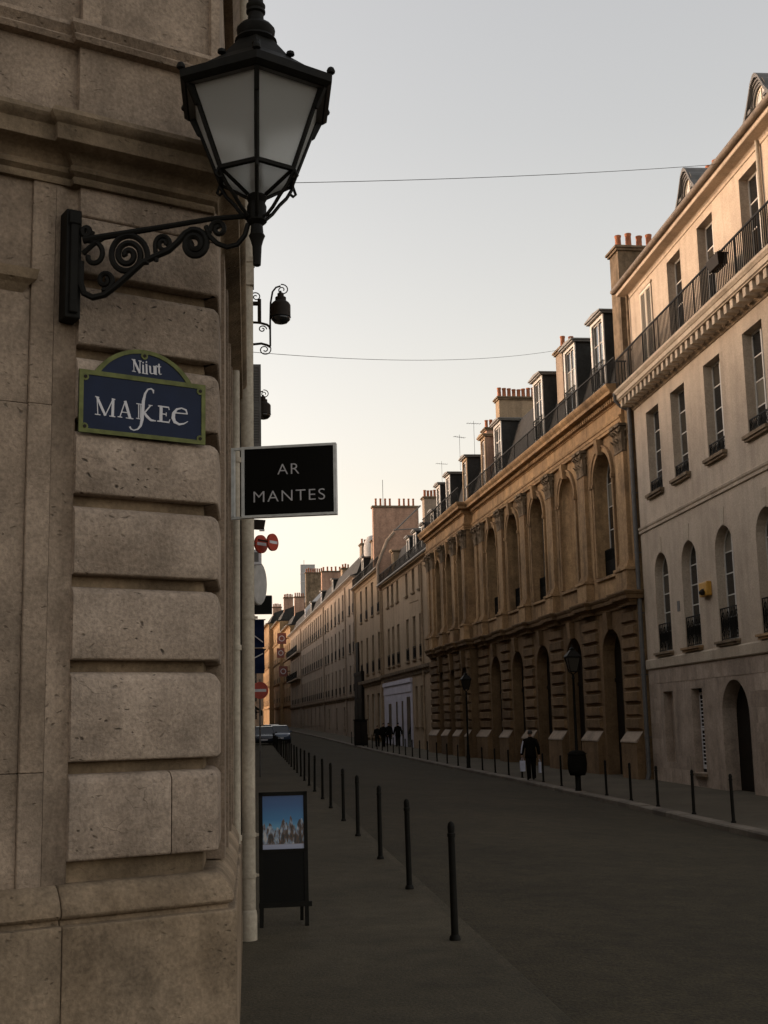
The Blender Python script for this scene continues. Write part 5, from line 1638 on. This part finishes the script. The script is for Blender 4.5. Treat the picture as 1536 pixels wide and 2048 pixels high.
for k, (z0, z1, lab) in enumerate(((4.12, 4.95, 'upper dark blue banner with a pale diagonal stripe on the left row'), (3.34, 4.06, 'lower dark blue banner with a pale diagonal stripe on the left row'))):
    t = thing('banner', lab, 'banner', (-.3, 38, z0), 0, 'dark blue banners on the left row')
    h_ = z1 - z0
    mb = MB()
    n = 8
    mb.loft([[(.06, .03 * math.sin(j * 1.3), h_ * j / n), (.74, .03 * math.sin(j * 1.3 + 1), h_ * j / n), (.74, .03 * math.sin(j * 1.3 + 1) + .012, h_ * j / n), (.06, .03 * math.sin(j * 1.3) + .012, h_ * j / n)] for j in range(n + 1)])
    mb.build('cloth', 'blueflag', t, smooth=True)
    a, b = ((.2, h_ * .62), (.7, h_ * .16)) if k == 0 else ((.2, h_ * .45), (.7, h_ * .8))
    mb = MB(); mb.prism([(a[0], -.045, a[1]), (b[0], -.045, b[1]), (b[0], -.045, b[1] + .035), (a[0], -.045, a[1] + .035)], [(a[0], -.035, a[1]), (b[0], -.035, b[1]), (b[0], -.035, b[1] + .035), (a[0], -.035, a[1] + .035)]); mb.build('stripe', 'white_enamel', t)
    mb = MB(); mb.tube([(0, 0, h_), (.78, 0, h_)], .018, 6); mb.build('pole', 'iron', t)
t = round_sign(.36, 45, 3.02, .30, 'red no entry sign lowest on the left row above the cars', turn=math.radians(8), cat='road sign')
MB().tube([(0, .05, .4), (0, .05, -3.2)], .03, 8).build('post', 'pipegrey', t, smooth=True)
t = thing('awning', 'dark shop awning low on the left row near the parked cars', 'awning', (-.34, 58, 2.3))
mb = MB(); mb.prism([(0, 0, .75), (.9, 0, .15), (.9, 0, -.05), (.86, 0, -.05), (.86, 0, .12), (0, 0, .70)], [(0, 4, .75), (.9, 4, .15), (.9, 4, -.05), (.86, 4, -.05), (.86, 4, .12), (0, 4, .70)]); mb.build('cloth', 'awning', t)
mb = MB()
for y in (.1, 3.9): mb.tube([(.0, y, .1), (.86, y, .1)], .015, 5)
mb.build('arm', 'iron', t)
# pinkish signs at the bend
for k, (x, z, r, y) in enumerate(((5.2, 15.6, .8, 205), (5.0, 13.2, .7, 204), (5.35, 10.2, .75, 203))):
    t = thing('round_sign', ('uppermost', 'middle', 'lowest')[k] + ' of three faded red round signs hanging at the far bend', 'shop sign', (x, y, z), 0, 'faded red signs at the bend')
    mb = MB(); mb.box(-r * .9, r * .9, -.12, .1, -r * 1.1, r * 1.1); mb.build('panel', 'signpink', t)
    mb = MB()
    for j in range(16):
        a0, a1 = 2 * math.pi * j / 16, 2 * math.pi * (j + 1) / 16
        q = [(r * .6 * math.cos(a0), r * .6 * math.sin(a0)), (r * .6 * math.cos(a1), r * .6 * math.sin(a1)), (r * .45 * math.cos(a1), r * .45 * math.sin(a1)), (r * .45 * math.cos(a0), r * .45 * math.sin(a0))]
        mb.prism([(u, -.16, v) for u, v in q], [(u, -.125, v) for u, v in q])
    mb.build('ring', 'white_enamel', t)
    MB().box(r * .9, r * .9 + 1.2, -.05, .05, -.05, .05).build('bracket_arm', 'iron', t)

# wires
def wire(a, b, sag, name, label, r=.0075):
    a, b = Vector(a), Vector(b)
    n = 24
    pts = [a.lerp(b, k / n) - Vector((0, 0, sag * 4 * (k / n) * (1 - k / n))) for k in range(n + 1)]
    tag(MB().tube(pts, r, 5).build(name, 'ironbrown', smooth=True), label, 'wire')
wire((-.3, 24, 12.62), (13.35, 31.5, 16.95), .10, 'wire', 'upper thin wire crossing the sky from the lantern to the plaster building')
wire((-.34, 30, 10.95), (13.75, 52.6, 18.0), .35, 'wire', 'lower thin wire sagging across the sky to the brown building chimneys')
# roof aerials
def aerial(x, y, z, h, label):
    t = thing('roof_aerial', label, 'aerial', (x, y, z), random.uniform(-.5, .5), 'aerials on the right roofs')
    MB().tube([(0, 0, -.6), (0, 0, h)], .011, 5).build('mast', 'iron', t)
    mb = MB(); mb.tube([(-.45, 0, h * .9), (.45, 0, h * .9)], .012, 4)
    for k in range(6): mb.tube([(-.4 + .16 * k, -.16, h * .9), (-.4 + .16 * k, .16, h * .9)], .008, 4)
    mb.build('boom', 'iron', t)
aerial(13.2, 76, 17.9, 1.7, 'roof aerial left of the rearmost grey dormer of the brown building')
aerial(13.4, 72, 17.9, 1.6, 'roof aerial above the grey dormers of the projecting end')
aerial(13.6, 86, 18.0, 2.0, 'roof aerial farthest away above the ochre building roof')

t = thing('street_cabinet', 'dark street cabinet standing at the kerb before the carriage gate', 'cabinet', (8.35, 96, zgR(96)), .04)
o = MB().box(-.48, .48, -.3, .3, 0, 1.85).build('body', 'iron', t); bevel(o, .03, 2)
MB().box(-.53, .53, -.35, .35, 1.85, 1.95).build('top', 'iron', t)
for s in (-1, 1): MB().box(s * .24 - .2, s * .24 + .2, -.325, -.3, .15, 1.75).build('door', 'ironbrown', t)

# ------------------------------------------------------------------ cars
def car(x, y, rz, paint, label):
    z = zroad(max(x, 2), y)
    t = thing('parked_car', label, 'car', (x, y, z), rz, 'cars queued on the left of the street')
    L_, W2 = 4.1, .88
    def ring(yy, zb, zt, w, sl):
        return [(-w * .9, yy, zb), (-w, yy, zb + .18), (-w, yy, zb + .36), (-w * sl, yy, zt), (-w * .5, yy, zt + .025), (w * .5, yy, zt + .025), (w * sl, yy, zt), (w, yy, zb + .36), (w, yy, zb + .18), (w * .9, yy, zb)]
    mb = MB()
    st_ = [(0, .34, .62, .72, .93), (.06, .26, .70, .80, .94), (.3, .22, .78, .86, .94), (1.1, .2, .90, .88, .94), (1.6, .2, .93, .88, .95), (3.3, .2, .95, .88, .95), (3.9, .24, .93, .85, .95), (4.05, .3, .85, .80, .95), (4.1, .36, .75, .72, .95)]
    mb.loft([ring(*q) for q in st_])
    body = mb.build('body', paint, t, smooth=True)
    def gr(yy, zt, w): return [(-w, yy, zt), (w, yy, zt)]
    a = [(-.80, 1.05), (-.60, 1.75), (-.58, 3.15), (-.70, 3.85)]
    mb = MB()
    lo = [(-.82, 1.05, .90), (.82, 1.05, .90), (.82, 3.88, .94), (-.82, 3.88, .94)]
    hi = [(-.63, 1.72, 1.42), (.63, 1.72, 1.42), (.63, 3.35, 1.42), (-.63, 3.35, 1.42)]
    mb.prism(lo, hi)
    mb.build('glazing', 'glass', t)
    mb = MB()
    mb.loft([[(-.64, 1.66, 1.40), (.64, 1.66, 1.40), (.64, 1.72, 1.45), (-.64, 1.72, 1.45)], [(-.66, 2.0, 1.42), (.66, 2.0, 1.42), (.62, 2.0, 1.48), (-.62, 2.0, 1.48)], [(-.66, 3.1, 1.42), (.66, 3.1, 1.42), (.62, 3.1, 1.475), (-.62, 3.1, 1.475)], [(-.64, 3.42, 1.40), (.64, 3.42, 1.40), (.62, 3.40, 1.43), (-.62, 3.40, 1.43)]])
    for p, q in zip(lo, hi):
        p, q = Vector(p), Vector(q)
        c = Vector((0, 2.4, 1.1))
        e = lambda v: v + (v - c).normalized() * .012
        mb.tube([e(p), e(q)], .035, 5)
    for s in (-1, 1): mb.tube([(s * .74, 2.45, 1.16 - .25), (s * .655, 2.45, 1.42)], .035, 5)
    mb.build('roof', paint, t)
    for s in (-1, 1):
        for yy in (.78, 3.3):
            w_ = MB(); w_.lathe([(.20, -.10), (.29, -.10), (.315, -.07), (.315, .07), (.29, .10), (.20, .10)], n=20)
            o = w_.build('wheel', 'tyre', t, (s * .80, yy, .315), (0, math.pi / 2, 0), smooth=True)
            r_ = MB(); r_.lathe([(.02, -.09), (.2, -.09), (.2, .09), (.02, .09)], n=14)
            r_.build('rim', 'zinc', o)
        o = MB().lathe([(.001, -.05), (.08, -.03), (.10, .0), (.08, .03), (.001, .05)], n=10).build('headlight', 'lamp_lens', t, (s * .62, .10, .62), (0, math.pi / 2, 0), smooth=True)
        o.scale = (.75, 1, 1.6)
        MB().box(-.09, .09, -.05, .05, -.05, .06).build('mirror', paint, t, (s * .93, 1.45, .98))
        MB().box(-.03, .03, -.0, .04, -.12, .1).build('tail_light', 'redsign', t, (s * .74, 4.06, .75))
    MB().box(-.45, .45, .01, .05, .36, .50).build('grille', 'iron', t)
    MB().box(-.26, .26, -.005, .02, .40, .51).build('number_plate', 'white_enamel', t)
    MB().box(-.78, .78, .0, .12, .24, .34).build('bumper', 'iron', t)
    return t
car(2.45, 103.5, .03, 'carpale', 'bluish car with pale reflecting windscreen, rightmost car at the far left kerb')
car(1.1, 98.5, .0, 'cardark', 'dark car nearest the drainpipe, half hidden beyond the left bollards')
car(1.9, 111, .0, 'cardark', 'dark car standing behind the bluish car at the far left kerb')

# ------------------------------------------------------------------ people
def person(x, y, rz, h, label, stride=.0, arm_out=.05, z=None, detail=True, coat='coat'):
    z = zgR(y) if z is None else z
    t = thing('person', label, 'person', (x, y, z), rz)
    s = h / 1.78
    J = {'pel': (0, 0, .96), 'sp': (0, .01, 1.14), 'ch': (0, .0, 1.36), 'nk': (0, .01, 1.50), 'hb': (0, .025, 1.58), 'hd': (0, .03, 1.67), 'ht': (0, .02, 1.745)}
    R = {'pel': (.15, .11), 'sp': (.135, .10), 'ch': (.155, .11), 'nk': (.058, .06), 'hb': (.06, .075), 'hd': (.078, .098), 'ht': (.055, .065)}
    E_ = [('pel', 'sp'), ('sp', 'ch'), ('ch', 'nk'), ('nk', 'hb'), ('hb', 'hd'), ('hd', 'ht')]
    for sd, n_ in ((-1, 'l'), (1, 'r')):
        d = stride * sd
        J.update({n_ + 'hip': (sd * .095, 0, .90), n_ + 'kn': (sd * .10, d * .5 + .02, .50), n_ + 'an': (sd * .105, d - .02, .09), n_ + 'to': (sd * .12, d + .15, .035),
                  n_ + 'sh': (sd * .175, 0, 1.42), n_ + 'el': (sd * (.235 + arm_out * .6), -.02 - d * .3, 1.14), n_ + 'wr': (sd * (.25 + arm_out), .04 - d * .5, .90), n_ + 'pa': (sd * (.25 + arm_out), .05 - d * .5, .82)})
        R.update({n_ + 'hip': (.095, .10), n_ + 'kn': (.06, .062), n_ + 'an': (.042, .045), n_ + 'to': (.04, .03), n_ + 'sh': (.062, .065), n_ + 'el': (.043, .045), n_ + 'wr': (.03, .034), n_ + 'pa': (.024, .042)})
        E_ += [('pel', n_ + 'hip'), (n_ + 'hip', n_ + 'kn'), (n_ + 'kn', n_ + 'an'), (n_ + 'an', n_ + 'to'), ('ch', n_ + 'sh'), (n_ + 'sh', n_ + 'el'), (n_ + 'el', n_ + 'wr'), (n_ + 'wr', n_ + 'pa')]
    keys = list(J)
    me = bpy.data.meshes.new('body')
    me.from_pydata([tuple(c * s for c in J[k]) for k in keys], [(keys.index(a), keys.index(b)) for a, b in E_], [])
    o = bpy.data.objects.new('body', me); COL.objects.link(o)
    o.modifiers.new('skin', 'SKIN').use_smooth_shade = True
    sv = me.skin_vertices[0].data
    for i, k in enumerate(keys):
        sv[i].radius = (R[k][0] * s, R[k][1] * s); sv[i].use_root = (k == 'pel')
    o.modifiers.new('sub', 'SUBSURF').levels = 2
    bpy.context.view_layer.update()
    m2 = bpy.data.meshes.new_from_object(o.evaluated_get(bpy.context.evaluated_depsgraph_get()))
    bpy.data.objects.remove(o)
    # face and fingers joined into the same body
    mb = MB()
    def P(a, b, c): return (a * s, b * s, c * s)
    mb.loft([[P(.012, .115, 1.64), P(-.012, .115, 1.64), P(-.016, .145, 1.625), P(.016, .145, 1.625)], [P(.006, .112, 1.69), P(-.006, .112, 1.69), P(-.006, .12, 1.69), P(.006, .12, 1.69)]])
    for sd in (-1, 1):
        mb.tube([P(sd * .076, .02, 1.64), P(sd * .088, .012, 1.67), P(sd * .078, .02, 1.70)], .012 * s, 5)
        mb.tube([P(sd * .03, .117, 1.682), P(sd * .03, .123, 1.682)], .010 * s, 6)
        n_ = 'l' if sd < 0 else 'r'
        px, py, pz = J[n_ + 'pa']
        for j, ln_ in enumerate((.066, .078, .074, .058)):
            yy = py + .03 - .02 * j
            mb.tube([P(px, yy, pz - .01), P(px - sd * .004, yy, pz - .03 - ln_ * .45), P(px - sd * .018, yy, pz - .03 - ln_ * .85), P(px - sd * .034, yy, pz - .03 - ln_)], [.009 * s, .0088 * s, .008 * s, .006 * s], 6)
        mb.tube([P(px, py + .035, pz + .03), P(px - sd * .01, py + .06, pz - .005), P(px - sd * .018, py + .06, pz - .04)], [.011 * s, .010 * s, .008 * s], 6)
    mb.tube([P(-.025, .113, 1.605), P(0, .118, 1.603), P(.025, .113, 1.605)], .006 * s, 5)
    m3 = mb.mesh('x', 'skin', True)
    bm = bmesh.new(); bm.from_mesh(m2); bm.from_mesh(m3)
    me = bpy.data.meshes.new('body'); bm.to_mesh(me); bm.free()
    me.materials.clear()
    me.materials.append(M['coat2']); me.materials.append(M['skin'])
    for p in me.polygons:
        c = p.center / s
        p.material_index = 1 if (c.z > 1.5 or (.6 < c.z < .885 and abs(c.x) > .2)) else 0
        p.use_smooth = True
    obj('body', me, t)
    # coat with collar and sleeves
    mb = MB()
    rg = []
    for zz, a, b, yo in ((.78, .215, .155, .0), (.95, .205, .15, .0), (1.12, .185, .135, .01), (1.30, .20, .14, .0), (1.40, .205, .13, .0), (1.455, .15, .11, .0), (1.49, .085, .09, .01), (1.53, .078, .085, .015)):
        rg.append([P(a * math.cos(2 * math.pi * k / 18), yo + b * math.sin(2 * math.pi * k / 18), zz) for k in range(18)])
    mb.loft(rg)
    for n_ in 'lr':
        mb.tube([P(*J[n_ + 'sh']), P(*J[n_ + 'el']), P(*[J[n_ + 'wr'][i] for i in range(3)])], [.082 * s, .066 * s, .052 * s], 10)
    mb.build('coat', coat, t, smooth='all')
    mb = MB()
    for n_ in 'lr':
        mb.tube([P(J[n_ + 'hip'][0], 0, .92), P(*J[n_ + 'kn']), P(J[n_ + 'an'][0], J[n_ + 'an'][1], .07)], [.115 * s, .085 * s, .07 * s], 10)
    mb.build('trousers', 'coat2', t, smooth='all')
    rg = []
    for k in range(6):
        f = k / 5
        zz = 1.63 + .135 * f
        r_ = .088 * math.sqrt(max(.02, 1 - (f * .98) ** 2.6))
        rg.append([P(r_ * math.cos(2 * math.pi * j / 14), .015 + r_ * 1.2 * math.sin(2 * math.pi * j / 14) - .012 * (1 - f), zz + (.045 * max(0, math.sin(2 * math.pi * j / 14)) * (1 - f))) for j in range(14)])
    mb = MB(); mb.loft(rg); mb.build('hair', 'hair', t, smooth='all')
    return t
PX_, PY_ = 9.66, 43.3
pz_ = zgR(PY_)
pp = person(PX_, PY_, .06, 1.73, 'person in a dark coat on the right pavement carrying two pale bags', stride=.05, arm_out=.06, z=pz_)
MB().tube([(-.275, -.06, 1.34), (-.33, -.07, 1.14), (-.35, -.03, .93)], .022, 6).build('sleeve_stripe', 'bag', pp, smooth=True)
def bag(x, y, z, w_, label):
    t = thing('paper_bag', label, 'bag', (x, y, z), .06)
    mb = MB(); mb.prism([(-w_ / 2, -.06, 0), (w_ / 2, -.06, 0), (w_ / 2, .06, 0), (-w_ / 2, .06, 0)], [(-w_ / 2 - .01, -.04, .36), (w_ / 2 + .01, -.04, .36), (w_ / 2 + .01, .04, .36), (-w_ / 2 - .01, .04, .36)])
    mb.build('bag', 'bag', t)
    mb = MB(); mb.tube([(-w_ * .3, 0, .35), (-w_ * .15, 0, .46), (w_ * .15, 0, .46), (w_ * .3, 0, .35)], .006, 5); mb.build('handle', 'bag', t)
bag(PX_ - .29, PY_ + .05, pz_ + .31, .16, 'pale bluish bag hanging in the left hand of the person in the long coat')
bag(PX_ + .31, PY_ + .02, pz_ + .25, .07, 'narrow pale bag hanging in the right hand of the person in the long coat')
person(10.55, 90.5, .1, 1.74, 'dark clothed person standing in front of the lilac shopfront', stride=.04, coat='coat2')
person(10.05, 92.0, 2.9, 1.72, 'slim dark clothed person just left of the lilac shopfront', stride=.1)
person(9.45, 90.0, 3.3, 1.72, 'dark clothed person left of the other two by the party wall building', stride=.16)
person(9.1, 90.8, 3.0, 1.55, 'shorter dark clothed person at the far left of the small group', stride=.12, coat='coat2')
